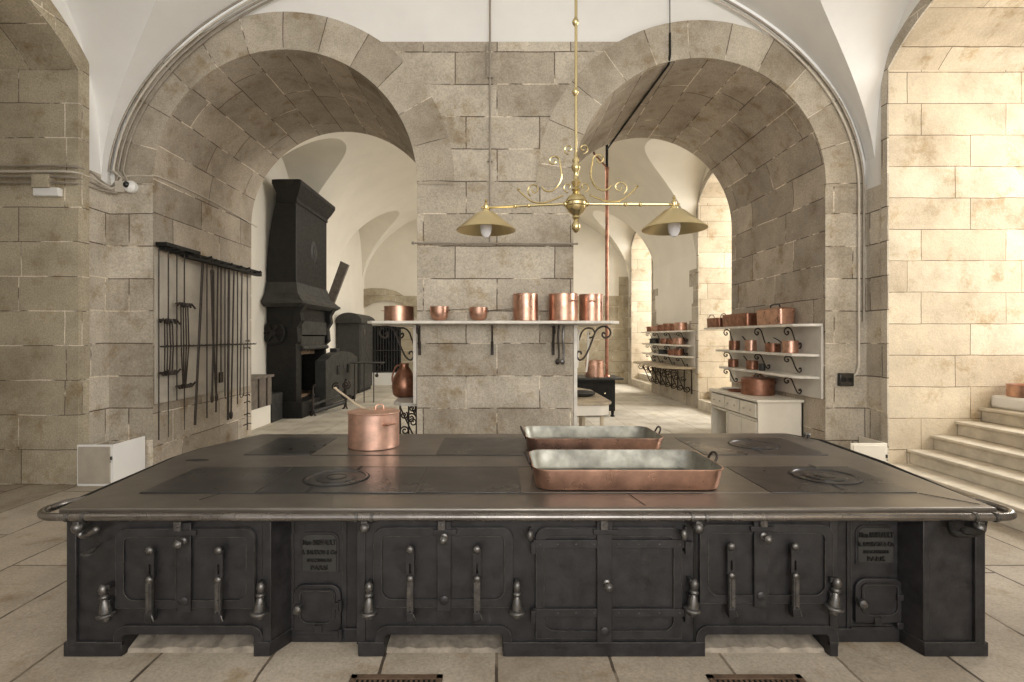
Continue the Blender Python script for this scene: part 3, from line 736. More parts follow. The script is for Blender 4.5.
# rail with rounded corners and brackets
ZR = .765; YR = 2.70
rail = []
def rail_path():
    pts = [(-2.345, 3.02, ZR), (-2.43, 2.93, ZR)]
    pts += [(-2.44+.14*(1-cos(t)), 2.84-.14*sin(t), ZR) for t in [pi/2*i/8 for i in range(0, 9)]]
    pts += [(2.62+.13*sin(t), 2.83-.13*cos(t), ZR) for t in [pi/2*i/8 for i in range(0, 9)]]
    pts += [(2.75, 2.90, ZR), (2.71, 2.98, ZR)]
    return pts
mb = MB(); mb.tube(rail_path(), .0205, 14); rl = sp_('guard_rail', mb, 'rail')
mb = MB(); mb.tube([(-2.25, 4.87, ZR), (-2.45, 4.30, ZR), (-2.485, 3.98, ZR), (-2.40, 3.0, ZR)], .016, 10); obj('side_rail', mb, 'irond', rl, label='dark side rail close under the hob edge')
mb = MB(); mb.tube([(2.71, 2.98, ZR), (2.825, 3.8, ZR+.012), (2.875, 4.6, ZR+.012), (2.75, 4.96, ZR)], .016, 10); obj('side_rail', mb, 'irond', rl, label='dark side rail close under the hob edge')
for px in (68, 84, 357, 372, 692, 706, 974, 995):
    X = (px-VX)/F*YR; mb = MB(); mb.tube([(X-.008, YR, ZR), (X+.008, YR, ZR)], .026, 14); obj('rail_collar', mb, 'nickel', rl)
for px in (76, 364, 699, 981):
    X = (px-VX)/F*YR; mb = MB(); mb.box((X-.016, YR-.005, ZR-.022), (X+.016, YS+.01, ZR-.075)); mb.ball((X, YR+.01, ZR-.06), .03, 12); obj('rail_bracket', mb, 'nickel', rl, bevel=.003)
# rail on the right rear holder knobs
for (px, py) in ((815, 437), (824, 438)):
    x, y = Q(px, py); mb = MB(); mb.lathe([(.012, 0), (.012, .02), (.02, .03), (.012, .045), (.0001, .046)], (min(x, 2.80), y, ZT-.002), 12); sp_('stud', mb, 'nickel')
# rubble hearth seen through the niches
mb = MB()
random.seed(3)
rz_ = lambda q: q*random.random()
for n0, n1 in niches:
    gx = [n0+.003+(n1-n0-.006)*i/16 for i in range(17)]
    g = [[(x, YS+.02, 0) for x in gx], [(x, YS+.025+rz_(.02), .012+rz_(.012)) for x in gx], [(x, YS+.10+rz_(.05), .02+rz_(.03)) for x in gx], [(x, YS+.2+rz_(.05), .035+rz_(.035)) for x in gx], [(x, YS+.32+rz_(.04), .05+rz_(.04)) for x in gx], [(x, YS+.48, .09+rz_(.02)) for x in gx]]
    mb.quadgrid(g)
struct('trim_50', mb, 'rubble', 'rough stone hearth under the cooking range', cat='trim', angle=20)

# ------------------------------------------------------------------ cookware builders
def ring_handle(c, w, h, r, ang=0, tilt=0):
    # upright bail loop standing on c, width w along local x
    pts = [(-w/2, 0, 0), (-w/2, 0, h*.45)]+[(w/2*cos(pi-t), 0, h*.45+h*.55*sin(t)) for t in [pi*i/10 for i in range(1, 10)]]+[(w/2, 0, h*.45), (w/2, 0, 0)]
    mb = MB(); mb.tube(pts, r, 8); mb.xf(Matrix.Translation(c) @ Matrix.Rotation(ang, 4, 'Z') @ Matrix.Rotation(tilt, 4, 'X')); return mb
def pot_mb(r, h, fl=1.0, t=.004):
    return [(.001, 0), (r*fl-.006, 0), (r*fl, .006), (r*(1+fl)/2, h*.5), (r-.001, h-.008), (r+.003, h-.006), (r+.003, h), (r-t, h), (r*fl-t, .008), (.001, .008)]
def pot_round(r, h, t=.004):
    return [(.001, 0), (r*.45, .004), (r*.72, h*.12), (r*.90, h*.32), (r*.98, h*.6), (r-.001, h-.008), (r+.004, h-.006), (r+.004, h), (r-t, h), (r*.86, h*.32), (.001, .01)]
def pot(name, label, cat, loc, r, h, mat='copper', side=(), lng=None, rnd=False, lid=None, group=None, fl=1., rz=0, lidh=None, hm=None):
    t = thing(name, label, cat, loc, rz, group)
    mb = MB(); mb.lathe(pot_round(r, h) if rnd else pot_mb(r, h, fl), n=36); obj('body', mb, mat, t, world=False, angle=40)
    hm = hm or mat
    for a in side:
        mb = MB(); w_ = max(.045, r*.38); z = h*.72; o = .06 if r > .2 else .035 if r > .1 else .022
        pts = [(r-.003, -w_/2, z), (r+o*.7, -w_/2, z+.004), (r+o, -w_/4, z+.008), (r+o, w_/4, z+.008), (r+o*.7, w_/2, z+.004), (r-.003, w_/2, z)]
        mb.tube(smooth(pts, 4), .0095 if r > .2 else .006 if r > .1 else .004, 8)
        for s_ in (-1, 1): mb.ball((r+.002, s_*w_/2, z), .011 if r > .1 else .007, 8, (.4, 1, 1))
        mb.xf(Matrix.Rotation(a, 4, 'Z')); obj('handle', mb, hm, t, world=False)
    if lng is not None:
        a, L, el = lng; mb = MB(); z = h*.8
        pts = [(r-.004, 0, z-.01), (r+.03, 0, z), (r+L*.5, 0, z+el*.5), (r+L, 0, z+el)]
        mb.ribbon(smooth(pts, 4), .02, .007); mb.ball((r+L, 0, z+el), .014, 10, (1.2, 1, .35)); mb.ball((r+.003, 0, z-.01), .014, 8, (.4, 1.6, 1))
        mb.xf(Matrix.Rotation(a, 4, 'Z')); obj('long_handle', mb, 'wrought' if hm == mat else hm, t, world=False)
    if lid:
        mb = MB(); lh = .012
        mb.lathe([(r+.004, h-.008), (r+.008, h), (r+.006, h+.004), (r*.9, h+lh), (.001, h+lh+.004)], n=36, caps=False); L_ = obj('lid', mb, mat, t, world=False, angle=40)
        if lid == 'long':
            mb = MB(); mb.ribbon(smooth([(-.02, 0, h+.018), (-.12, 0, h+.035), (-.26, 0, h+.12), (-.36, 0, h+.185)], 5), .022, .009); mb.ball((-.36, 0, h+.185), .016, 10, (1, 1, .6)); mb.ball((-.02, 0, h+.014), .028, 10, (1.2, 1, .3))
            mb.xf(Matrix.Rotation(radians(-14), 4, 'Z')); obj('lid_handle', mb, 'woodl', L_, world=False)
        elif lid == 'loop':
            mb = ring_handle((0, 0, h+.01), r*.8, .035, .006, 0); obj('lid_handle', mb, hm, L_, world=False)
    return t
# big lidded stockpot on the range
T_ = ZT+.003
sp1 = pot('stockpot', 'large lidded copper stockpot standing on the left half of the black range', 'pot', (-1.025, 4.33, T_), .208, .285, 'copperp', side=(radians(-45),), lid='long', hm='copper')
mb = ring_handle((.04, .03, .296), .07, .045, .006, radians(30)); obj('lid_ring', mb, 'copperp', [c for c in sp1.children if c.name.startswith('lid')][0], world=False)

def roaster(name, label, x0, x1, y0, y1, z0, h, rc=.09, flare=.02, handles=True, group=None):
    t = thing(name, label, 'pan', ((x0+x1)/2, (y0+y1)/2, z0), 0, group); W = (x1-x0)/2; D = (y1-y0)/2
    def rr(ins, z, rad):
        out = []; n = 8
        for (sx, sy, a0) in ((1, 1, 0), (-1, 1, pi/2), (-1, -1, pi), (1, -1, 1.5*pi)):
            for i in range(n+1):
                a = a0+pi/2*i/n; out.append((sx*(W-ins-rad)+rad*cos(a), sy*(D-ins-rad)+rad*sin(a), z))
        return out
    f = flare
    mb = MB(); i0 = mb.quadgrid([rr(f+.02, 0, rc-.02), rr(f+.004, .006, rc), rr(f, .014, rc), rr(.002, h-.008, rc+.006), rr(-.003, h-.006, rc+.008), rr(-.003, h, rc+.008), rr(.003, h, rc+.004)], close=True)
    n = 36; mb.f.append(list(range(i0, i0+n))[::-1]); mb.uv.append(None); obj('body', mb, 'copper', t, world=False, angle=40)
    mb = MB(); i0 = mb.quadgrid([rr(.003, h+.0002, rc+.004), rr(f+.004, .02, rc-.004), rr(f+.012, .01, rc-.01), rr(f+.05, .008, .03)], close=True)
    mb.f.append([i0+3*n+k for k in range(n)]); mb.uv.append(None); obj('tin_lining', mb, 'tin', t, world=False, angle=40, label='dull grey tinned inside')
    if handles:
        for s in (-1, 1):
            mb = MB(); w_ = .11; pts = [(s*(W-.005), -w_/2, h-.03), (s*(W+.012), -w_/2, h-.01), (s*(W+.03), -w_/2+.012, h+.03), (s*(W+.034), 0, h+.042), (s*(W+.03), w_/2-.012, h+.03), (s*(W+.012), w_/2, h-.01), (s*(W-.005), w_/2, h-.03)]
            mb.tube(smooth(pts, 5), .0075, 8)
            for q in (-1, 1): mb.ball((s*(W-.003), q*w_/2, h-.035), .016, 8, (.4, 1, 1.3))
            obj('handle', mb, 'wrought', t, world=False, label='dark iron loop handle')
    return t
roaster('roasting_pan', 'front one of the two long copper roasting pans on the range', .215, 1.35, 3.03, 3.58, T_, .130)
roaster('roasting_pan', 'rear one of the two long copper roasting pans, behind the larger pan', .235, 1.33, 4.08, 4.66, T_, .108)

# ------------------------------------------------------------------ shelves
def slab(pts, z, t): 
    mb = MB(); mb.prism([(x, y, z-t) for x, y in pts], (0, 0, t)); return mb
def iron_scroll(name, label, origin, dirn, pts2, r=.008, cat='bracket', group=None, w=None):
    # pts2 in (u,z): u along dirn (unit 2D), z up. each a list of 2D points
    t = MB()
    for pl_ in pts2: t.tube([(origin[0]+dirn[0]*u, origin[1]+dirn[1]*u, origin[2]+z) for u, z in pl_], r, 6)
    o = obj(name, t, 'wrought'); tag(o, label, cat, group); return o
def bracket2d(D, Hh, s=1):
    # S scroll: large volute under the shelf edge, small one low at the wall
    q = [(.80, -.23), (.745, -.19), (.72, -.27), (.79, -.34), (.90, -.30), (.95, -.18), (.87, -.05), (.70, -.03), (.55, -.14), (.45, -.38), (.34, -.66), (.22, -.88), (.09, -.95), (.015, -.84), (.05, -.72), (.13, -.74), (.13, -.80)]
    v = smooth([(u*D, z*Hh, 0) for u, z in q], 4)
    return [[(p[0], p[1]) for p in v]]
# centre pier shelf
ZSH = 1.895
shf = thing('wall_shelf', 'long pale marble shelf wrapped round the central stone pier', 'shelf', (0, 6.4, ZSH-.035))
obj('shelf_board', slab([(-1.50, 6.21), (1.36, 6.21), (1.49, 6.34), (1.49, 8.9), (.962, 8.9), (.962, YW-.013), (-1.008, YW-.013), (-1.008, 8.9), (-1.57, 8.9), (-1.57, 6.30)], ZSH, .036), 'marble', shf, bevel=.006)
for s in (-1, 1):
    X = -1.008 if s < 0 else .962
    mb = MB(); mb.box((X, 6.52, .86 if s < 0 else .55), (X+s*.045, 9.0, ZSH-.046))
    obj('side_panel', mb, 'marble', shf, bevel=.004, label='upright marble panel against the side of the pier')
for k, (x, lab) in enumerate(((-.965, 'dark hooked iron bracket under the left end of the pier shelf'), (-.06, 'dark iron bracket under the middle of the pier shelf'), (.70, 'dark iron bracket under the right end of the pier shelf'))):
    t = MB(); yw = YW-.006
    pts = [(x, yw, ZSH-.40), (x, yw-.01, ZSH-.06), (x, yw-.25, ZSH-.052)]
    t.box((x-.018, yw-.02, ZSH-.42), (x+.018, yw, ZSH-.25)); t.tube([(x, yw-.012, ZSH-.40), (x, yw-.012, ZSH-.06)], .011, 8)
    t.tube([(x, yw-.012, ZSH-.062), (x, yw-.27, ZSH-.058)], .010, 8)
    t.tube([(x+p[0]*0, yw-.02-u, ZSH-.05+z) for p in ((0, 0),) for u, z in bracket2d(.24, .30)[0]], .009, 8)
    tag(obj('shelf_bracket', t, 'wrought'), lab, 'bracket', 'brackets under the pier shelf')
for s, X, yy, lab in ((-1, -1.055, (6.62, 7.7), 'left'), (1, 1.01, (6.62, 7.7), 'right')):
    for k, y in enumerate(yy):
        iron_scroll('shelf_bracket', 'wrought-iron scroll bracket on the %s flank of the pier, the %s one' % (lab, ('nearer', 'farther')[k]), (X, y, ZSH-.05), (s, 0), bracket2d(.46, .46), .012)
# pans on the centre shelf (left to right)
def on(px, py, Y, z): return ((px-VX)/F*Y, Y, z)
pot('casserole', 'broad shiny copper casserole at the left end of the pier shelf', 'pot', on(399, 0, 6.75, ZSH), .19, .20, 'copper', side=(pi, ))
pot('saucepan', 'small rounded copper saucepan on the pier shelf, its handle pointing right, left of its twin', 'saucepan', on(439.5, 0, 6.36, ZSH), .118, .175, 'copper', lng=(radians(8), .24, .01), rnd=True)
pot('saucepan', 'small rounded copper saucepan on the pier shelf, between its twin and the tall pots', 'saucepan', on(478.5, 0, 6.36, ZSH), .115, .165, 'copper', lng=(radians(8), .30, .02), rnd=True)
pot('stockpot', 'tall narrow copper pot without visible handles at the middle of the pier shelf', 'pot', on(525.5, 0, 6.36, ZSH), .152, .33, 'copper')
pot('stockpot', 'wide tall copper pot with loop handle between two narrower ones on pier shelf', 'pot', on(563, 0, 6.38, ZSH), .178, .33, 'copper', side=(radians(-50),))
pot('stockpot', 'tall copper pot at the right end of the pier shelf beside the copper pipe', 'pot', on(591, 0, 6.62, ZSH), .150, .345, 'copper', side=(radians(-95),))

# right-hand marble console with curved front and hanging tools
XP = .96
con = thing('console_table', 'pale rounded marble counter fixed to the right side of the pier', 'table', (1.25, 7.4, 0))
cp = [(1.01, 6.62), (1.30, 6.64)]+[(1.30+.20*sin(t), 6.84-.20*cos(t)) for t in [pi/2*i/8 for i in range(1, 9)]]+[(1.50, 8.3), (1.30, 8.75), (1.01, 8.8)]
obj('counter_top', slab(cp, .86, .035), 'woodl', con, bevel=.006)
cpi = [(1.01+(x-1.01)*.94, y+.02 if y < 7.4 else y-.02) for x, y in cp]
obj('apron', slab(cpi, .824, .13), 'white', con)
for x in (1.12, 1.36): 
    for y in (6.75, 8.5): mb = MB(); mb.box((x-.02, y-.02, 0), (x+.02, y+.02, .695)); obj('leg', mb, 'woodl', con, bevel=.003)
mb = MB(); mb.lathe([(.001, 0), (.15, 0), (.19, .03), (.195, .045), (.185, .045), (.14, .012), (.001, .01)], n=30, sy=1.5); mb.xf(Matrix.Translation((1.22, 7.5, .862)))
tag(obj('platter', mb, 'irong'), 'dark shallow platter lying on the rounded marble counter', 'platter')
for k, (px0, py0, px1, py1, Y, lab) in enumerate(((577, 329, 581, 368, 6.9, 'left'), (585, 331, 588, 372, 7.0, 'right'))):
    pts = bez(P(px0+3, py0, Y), P(px0-1+k*4, py0+6, Y), P(px1-1+k*2, py1-15, Y), P(px1-4+k*2, py1, Y))
    mb = MB(); mb.ribbon(pts, .03, .022); tag(obj('hanging_hook', mb, 'marble'), 'pale curved hook hanging under the right end of pier shelf, %s one' % lab, 'hook', 'pale hooks under the pier shelf')
for k, x in enumerate((.77, .83)):
    mb = MB(); mb.tube(smooth([(x, 6.46, ZSH-.05), (x-.01, 6.44, ZSH-.2), (x, 6.45, ZSH-.42), (x-.02, 6.43, ZSH-.5)]), .012, 6); mb.ball((x-.02, 6.43, ZSH-.5), .03, 8, (1, .5, 1.3))
    tag(obj('hanging_ladle', mb, ('wrought', 'nickel')[k]), ('dark', 'grey')[k]+' iron ladle hanging on the pier below the tall copper pots', 'ladle', 'ladles on the pier')

# left console beside the pier: marble shelf on ironwork, copper jar
con2 = thing('console_shelf', 'low stone shelf on scrolled ironwork at the left side of the pier', 'shelf', (-1.3, 7.2, 0))
obj('shelf_board', slab([(-1.0, 6.6), (-1.22, 6.62), (-1.34, 6.75), (-1.46, 8.6), (-1.0, 8.6)], .86, .04), 'panel', con2, bevel=.005)
for k, y in enumerate((6.66, 7.3, 8.0)):
    mb = MB()
    for (cx, cz, r, a, d) in ((-1.10, .66, .07, 0, 1), (-1.18, .50, .06, pi, -1), (-1.08, .40, .06, 0, 1), (-1.12, .25, .07, 2, -1), (-1.19, .70, .05, 1, -1), (-1.15, .12, .05, 1, 1)):
        mb.tube([(u, y, v) for u, v in volute((cx, cz), r, a, 1.4, d)], .010, 6)
    for x in (-1.03, -1.24): mb.tube([(x, y, 0), (x, y, .82)], .012, 6)
    mb.tube([(-1.24, y, .8), (-1.03, y, .35)], .01, 6)
    obj('iron_scrollwork', mb, 'wrought', con2)
t = thing('copper_jar', 'dark bellied copper jar on the low shelf left of the pier', 'jar', (-1.30, 7.30, .862))
mb = MB(); mb.lathe([(.001, 0), (.12, 0), (.16, .04), (.175, .14), (.16, .26), (.10, .36), (.06, .42), (.065, .47), (.05, .47), (.045, .42), (.001, .40)], n=30); obj('body', mb, 'copperd', t, world=False, angle=50)
mb = MB(); mb.tube(smooth([(-.05, 0, .44), (-.12, 0, .42), (-.17, 0, .28), (-.16, 0, .18)]), .012, 8); obj('handle', mb, 'copperd', t, world=False)

# right jamb shelves
XJ = 4.105
sets = [(1.870, 6.66, 9.6, .285, 'top'), (1.485, 6.68, 9.1, .285, 'middle'), (1.20, 6.68, 8.95, .285, 'lowest')]
mb = MB(); mb.box((XJ-.004, 6.53, .92), (XJ-.034, 9.1, 1.84)); struct('trim_60', mb, 'panel', 'grey marble backing panel of the right-hand shelves', cat='trim', bevel=.004)
for z, y0, y1, d, lab in sets:
    o = obj('wall_shelf', slab([(XJ-.036 if lab != 'top' else XJ-.002, y0-.12), (XJ-.10, y0-.10), (XJ-d, y0+.06), (XJ-d, y1), (XJ-.04, y1)], z, .035), 'marble', bevel=.005)
    tag(o, {'top': 'uppermost', 'middle': 'middle', 'lowest': 'lowest'}[lab]+' pale marble shelf on the right passage wall, above the cream cabinet', 'shelf', 'right passage shelves')
    for k, y in enumerate((6.95, 7.75, 8.8)):
        iron_scroll('scroll_bracket', 'black iron scroll bracket under the %s right passage shelf, %s from camera' % ({'top': 'uppermost', 'middle': 'middle', 'lowest': 'lowest'}[lab], ('nearest', 'second', 'farthest')[k]), (XJ-.036, y, z-.037), (-1, 0), bracket2d(.24, .30 if lab == 'top' else .23), .010, group='iron brackets of the right passage shelves')
xs_ = XJ-.17
def rectpan(name, label, c, lx, ly, h, mat, rings=True, lid=False, group=None):
    t = thing(name, label, 'pan', c, 0, group)
    def rr(ins, z, rad=.05):
        out = []; n = 5; W = lx/2; D = ly/2
        for (sx, sy, a0) in ((1, 1, 0), (-1, 1, pi/2), (-1, -1, pi), (1, -1, 1.5*pi)):
            for i in range(n+1):
                a = a0+pi/2*i/n; out.append((sx*(W-ins-rad)+rad*cos(a), sy*(D-ins-rad)+rad*sin(a), z))
        return out
    mb = MB(); i0 = mb.quadgrid([rr(.012, 0), rr(.004, .008), rr(0, h-.01), rr(-.005, h-.008), rr(-.005, h), rr(.004, h), rr(.012, .012)], close=True); n = 24
    mb.f.append(list(range(i0, i0+n))[::-1]); mb.uv.append(None); mb.f.append([i0+6*n+k for k in range(n)]); mb.uv.append(None)
    obj('body', mb, mat, t, world=False, angle=40)
    if rings:
        for s in (-1, 1): obj('ring_handle', ring_handle((0, s*(ly/2+.004), h-.03), .10, .10, .007, 0), 'wrought', t, world=False)
    if lid:
        mb = MB(); i0 = mb.quadgrid([rr(-.008, h-.01), rr(-.008, h+.006), rr(.03, h+.03), rr(.05, h+.034)], close=True); mb.f.append([i0+3*n+k for k in range(n)]); mb.uv.append(None)
        L = obj('lid', mb, mat, t, world=False, angle=40)
        mb = MB(); mb.tube(smooth([(0, -.12, h+.03), (0, -.11, h+.075), (0, 0, h+.085), (0, .11, h+.075), (0, .12, h+.03)], 4), .011, 8); obj('lid_handle', mb, 'wrought', L, world=False)
    return t
rectpan('fish_kettle', 'open copper kettle with two upright rings, farthest on the top right-hand shelf', (xs_, 9.28, 1.871), .21, .50, .165, 'copperd')
rectpan('braising_pan', 'plain deep rectangular copper pan, middle of the top right-hand shelf', (xs_, 8.42, 1.871), .23, .86, .20, 'copperd', rings=False)
rectpan('braising_pan', 'lidded bright copper braising pan, nearest on the top right-hand shelf', (xs_, 7.36, 1.871), .24, .64, .205, 'copper', rings=False, lid=True)
for (y, r, h, mt, lab, L) in ((8.62, .085, .155, 'copperd', 'farthest', None), (8.06, .085, .165, 'copper', 'second farthest', (radians(100), .12, .09)), (7.42, .10, .125, 'copperd', 'third', (radians(-90), .04, 0)), (6.98, .10, .165, 'copper', 'nearest', (radians(110), .16, .07))):
    pot('saucepan', 'small copper saucepan on the middle right passage shelf, %s from camera' % lab, 'saucepan', (xs_, y, 1.486), r, h, mt, lng=L)
for (y, r, h, mt, lab, L) in ((8.66, .08, .13, 'copperd', 'farther small copper saucepan', None), (8.02, .085, .135, 'copperd', 'nearer small copper saucepan with raised handle', (radians(100), .12, .09))):
    pot('saucepan', lab+' on the lowest right passage shelf', 'saucepan', (xs_, y, 1.201), r, h, mt, lng=L)
pot('beaker', 'small dark metal beaker on the lowest right passage shelf', 'cup', (xs_, 7.72, 1.201), .045, .10, 'irong')

# cream cabinet under the right shelves
X0, X1, Y0, Y1, ZC = 3.50, 4.10, 6.97, 8.5, .86
cab = thing('cabinet', 'cream painted low cabinet with drawers against the right passage wall', 'cabinet', (3.8, 7.7, 0))
mb = MB(); mb.box((X0, Y0, 0), (X1, Y0+.03, ZC-.04)); mb.box((X0, Y1-.03, 0), (X1, Y1, ZC-.04)); mb.box((X0+.02, Y0+.01, 0), (X1-.03, Y1-.01, .06)); mb.box((X1-.02, Y0, 0), (X1, Y1, ZC-.04)); mb.box((X0, Y0+.01, ZC-.30), (X1-.03, Y1-.01, ZC-.27)); mb.box((X0, 7.9, .0), (X1, 7.94, ZC-.28)); mb.box((X0+.02, Y0+.03, .06), (X0+.03, 7.9, ZC-.3))
obj('carcass', mb, 'white', cab)
mb = MB(); mb.box((X0-.03, Y0-.03, ZC-.04), (X1+.003, Y1+.03, ZC)); obj('worktop', mb, 'white', cab, bevel=.008)
for k in range(3):
    a = Y0+.05+k*.49; mb = MB(); mb.box((X0-.012, a, ZC-.255), (X0+.02, a+.45, ZC-.06)); d = obj('drawer', mb, 'white', cab, bevel=.005)
    for q in (.12, .33): mb = MB(); mb.ball((X0-.025, a+q, ZC-.16), .014, 10); obj('knob', mb, 'boxgrey', d)
for k in range(2):
    a = Y0+.04+k*.43; mb = MB(); mb.box((X0-.012, a, .09), (X0+.02, a+.41, ZC-.31)); d = obj('door', mb, 'white', cab, bevel=.005)
    mb = MB(); mb.box((X0-.016, a+.06, .15), (X0-.010, a+.35, ZC-.37)); obj('door_panel', mb, 'white', d, bevel=.003)
pot('casserole', 'large dark copper casserole on the cream cabinet', 'pot', (3.82, 7.62, ZC+.001), .225, .235, 'copperd', side=(pi, 0), lid='loop')
mb = MB(); mb.lathe([(.001, 0), (.17, 0), (.20, .03), (.205, .035), (.195, .035), (.16, .006), (.001, .006)], n=32); mb.xf(Matrix.Translation((3.72, 8.02, ZC+.001)) @ Matrix.Scale(.8, 4))
tag(obj('copper_tray', mb, 'copperd'), 'shallow round copper dish behind the casserole on the cream cabinet', 'dish')
mb = MB(); mb.lathe([(.001, 0), (.07, 0), (.15, .025), (.16, .03), (.15, .032), (.07, .008), (.001, .008)], n=28); mb.xf(Matrix.Translation((3.72, 8.32, ZC+.001)) @ Matrix.Scale(.9, 4)); tag(obj('white_plate', mb, 'whitep'), 'white round plate at the far end of the cream cabinet', 'plate')

# far shelves on the right wall of the rear hall
XF = XR2-.016
mb = MB(); mb.box((XF, 12.5, .95), (XF-.03, 16.0, 1.84)); struct('trim_61', mb, 'panel', 'grey backing panel of the far shelves', cat='trim')
for z, lab in ((1.86, 'uppermost'), (1.51, 'middle'), (1.23, 'lowest')):
    tag(obj('wall_shelf', slab([(XF-.03, 12.55), (XF-.15, 12.6), (XF-.36, 12.85), (XF-.36, 15.9), (XF-.03, 15.95)], z, .04), 'marble', bevel=.005), lab+' pale shelf between the two rear windows', 'shelf', 'far shelves')
    for k, y in enumerate((12.95, 13.9, 14.9, 15.6)):
        iron_scroll('scroll_bracket', 'small iron scroll bracket under the %s far shelf, number %s from camera side' % (lab, ('one', 'two', 'three', 'four')[k]), (XF-.03, y, z-.041), (-1, 0), bracket2d(.3, .24), .011, group='iron brackets of the far shelves')
cf = thing('console_table', 'pale marble counter on a row of iron scrolls below the far shelves', 'table', (4.4, 14.3, 0))
obj('counter_top', slab([(XF-.0, 12.5), (XF-.25, 12.52)]+[(XF-.25-.45*sin(t), 13.1-.55*cos(t)) for t in [pi/2*i/8 for i in range(1, 9)]]+[(XF-.7, 15.6), (XF-.55, 16.1), (XF, 16.2)], .97, .05), 'woodl', cf, bevel=.008)
for k in range(7):
    y = 12.75+k*.48; mb = MB()
    A = volute((XF-.45, .80), .09, radians(60), 1.3, 1)[::-1]; Bq = volute((XF-.12, .42), .08, radians(200), 1.3, 1)
    mb.tube([(u, y, v) for u, v in A+Bq], .014, 6); mb.tube([(u, y, v) for u, v in volute((XF-.22, .68), .07, 0, 1.4, -1)], .012, 6); mb.tube([(XF-.02, y, .3), (XF-.02, y, .93)], .014, 6)
    mb.tube([(XF-.55, y, .90), (XF-.03, y, .90)], .012, 6)
    obj('iron_scroll', mb, 'wrought', cf)
for i, (z, y, r, h, mt, side, lab) in enumerate((
    (1.86, 13.0, .15, .20, 'copper', (0, pi), 'nearest on the uppermost far shelf'), (1.86, 13.45, .14, .17, 'copperd', (pi,), 'second on the uppermost far shelf'), (1.86, 13.95, .14, .20, 'copperd', (0, pi), 'third on the uppermost far shelf'),
    (1.86, 14.45, .14, .18, 'copperd', (pi,), 'fourth on the uppermost far shelf'), (1.86, 14.95, .15, .16, 'copper', (0, pi), 'fifth on the uppermost far shelf'), (1.86, 15.45, .14, .15, 'copperd', (pi,), 'farthest on the uppermost far shelf'),
    (1.51, 13.1, .14, .17, 'copper', (pi,), 'nearest on the middle far shelf'), (1.51, 13.55, .13, .14, 'copperd', (pi,), 'second on the middle far shelf'), (1.51, 14.2, .13, .15, 'copperd', (pi,), 'third on the middle far shelf'), (1.51, 15.2, .13, .15, 'irong', (pi,), 'farthest, blackened, on the middle far shelf'),
    (1.23, 13.15, .13, .17, 'copperd', (pi,), 'nearest on the lowest far shelf'), (1.23, 13.6, .12, .14, 'copperd', (pi,), 'second on the lowest far shelf'), (1.23, 14.4, .12, .12, 'irong', (pi,), 'farthest, dull, on the lowest far shelf'))):
    pot('saucepan', 'little copper pan, '+lab, 'saucepan', (XF-.19, y, z+.001), r, h, mt, side=side, group='pans on the far shelves')

# small black stove beyond the pier with pot and copper pipe
bs = thing('small_stove', 'small black iron stove standing in the rear hall behind the right arch', 'stove', (2.1, 11.5, 0))
mb = MB(); mb.box((1.62, 11.08, .12), (2.52, 11.95, .79)); obj('body', mb, 'irond', bs, bevel=.01)
mb = MB(); mb.box((1.55, 11.0, .79), (2.68, 12.02, .83)); obj('top', mb, 'irong', bs, bevel=.006)
for x in (1.66, 2.47):
    for y in (11.12, 11.9): mb = MB(); mb.lathe([(.045, 0), (.05, .02), (.03, .04), (.035, .13)], (x, y, 0), 12); obj('leg', mb, 'irond', bs)
for x in (1.67, 2.11): 
    mb = MB(); mb.box((x, 11.065, .2), (x+.36, 11.08, .72)); d = obj('door', mb, 'irond', bs, bevel=.005); mb = MB(); mb.ball((x+.18, 11.05, .5), .02, 10); obj('knob', mb, 'brass', d)
pot('stockpot', 'copper pot standing on the small black stove beyond the right arch', 'pot', (2.13, 11.35, .831), .20, .36, 'copper', side=(radians(-20),))
pp = thing('copper_pipe', 'tall thin copper pipe rising from the small stove to the vault behind the right arch', 'pipe', (2.43, 11.5, .832))
mb = MB(); mb.tube([(2.43, 11.5, .832), (2.43, 11.5, 5.42)], .038, 12); obj('riser', mb, 'copperd', pp)
mb = MB(); mb.tube([(2.43, 11.5, 5.42), (2.43, 11.5, 6.15)], .030, 10); obj('upper_rod', mb, 'irond', pp)
mb = MB(); mb.tube([(2.43, 11.5, 5.45), (2.15, 11.5, 5.75), (2.0, 11.5, 6.3)], .022, 8); obj('stay', mb, 'copperd', pp)
mb = MB(); mb.lathe([(.07, 0), (.06, .03), (.04, .04)], (2.43, 11.5, .832), 14); mb.lathe([(.05, -.03), (.05, .03)], (2.43, 11.5, 5.42), 12); obj('collar', mb, 'copperd', pp)

# ------------------------------------------------------------------ tool rack on the left passage wall
XJL = ARL[0]-ARL[1]     # -4.30
mb = MB(); mb.box((XJL+.004, 6.52, .86), (XJL+.03, 9.0, 2.72)); struct('trim_62', mb, 'toolpanel', 'grey plastered backing panel behind the iron tools', cat='trim')
rk = thing('tool_rack', 'long dark hanging rail with a lower hooked bar on the left passage wall', 'rack', (XJL+.1, 7.9, 2.75))
mb = MB(); mb.box((XJL+.03, 6.56, 2.80), (XJL+.12, 9.25, 2.86)); mb.box((XJL+.03, 6.50, 2.84), (XJL+.17, 7.25, 2.89)); mb.box((XJL+.05, 7.0, 2.77), (XJL+.14, 9.2, 2.81)); random.seed(5)
for k in range(22): y = 6.6+k*.12; mb.tube([(XJL+.04+.03*random.random(), y, 2.79+.03*random.random()), (XJL+.14+.05*random.random(), y+.10*random.random(), 2.80+.06*random.random())], .016, 6)
obj('rail', mb, 'irond', rk, bevel=.004)
mb = MB(); mb.tube([(XJL+.06, 6.56, 1.58), (XJL+.06, 9.1, 1.58)], .010, 8)
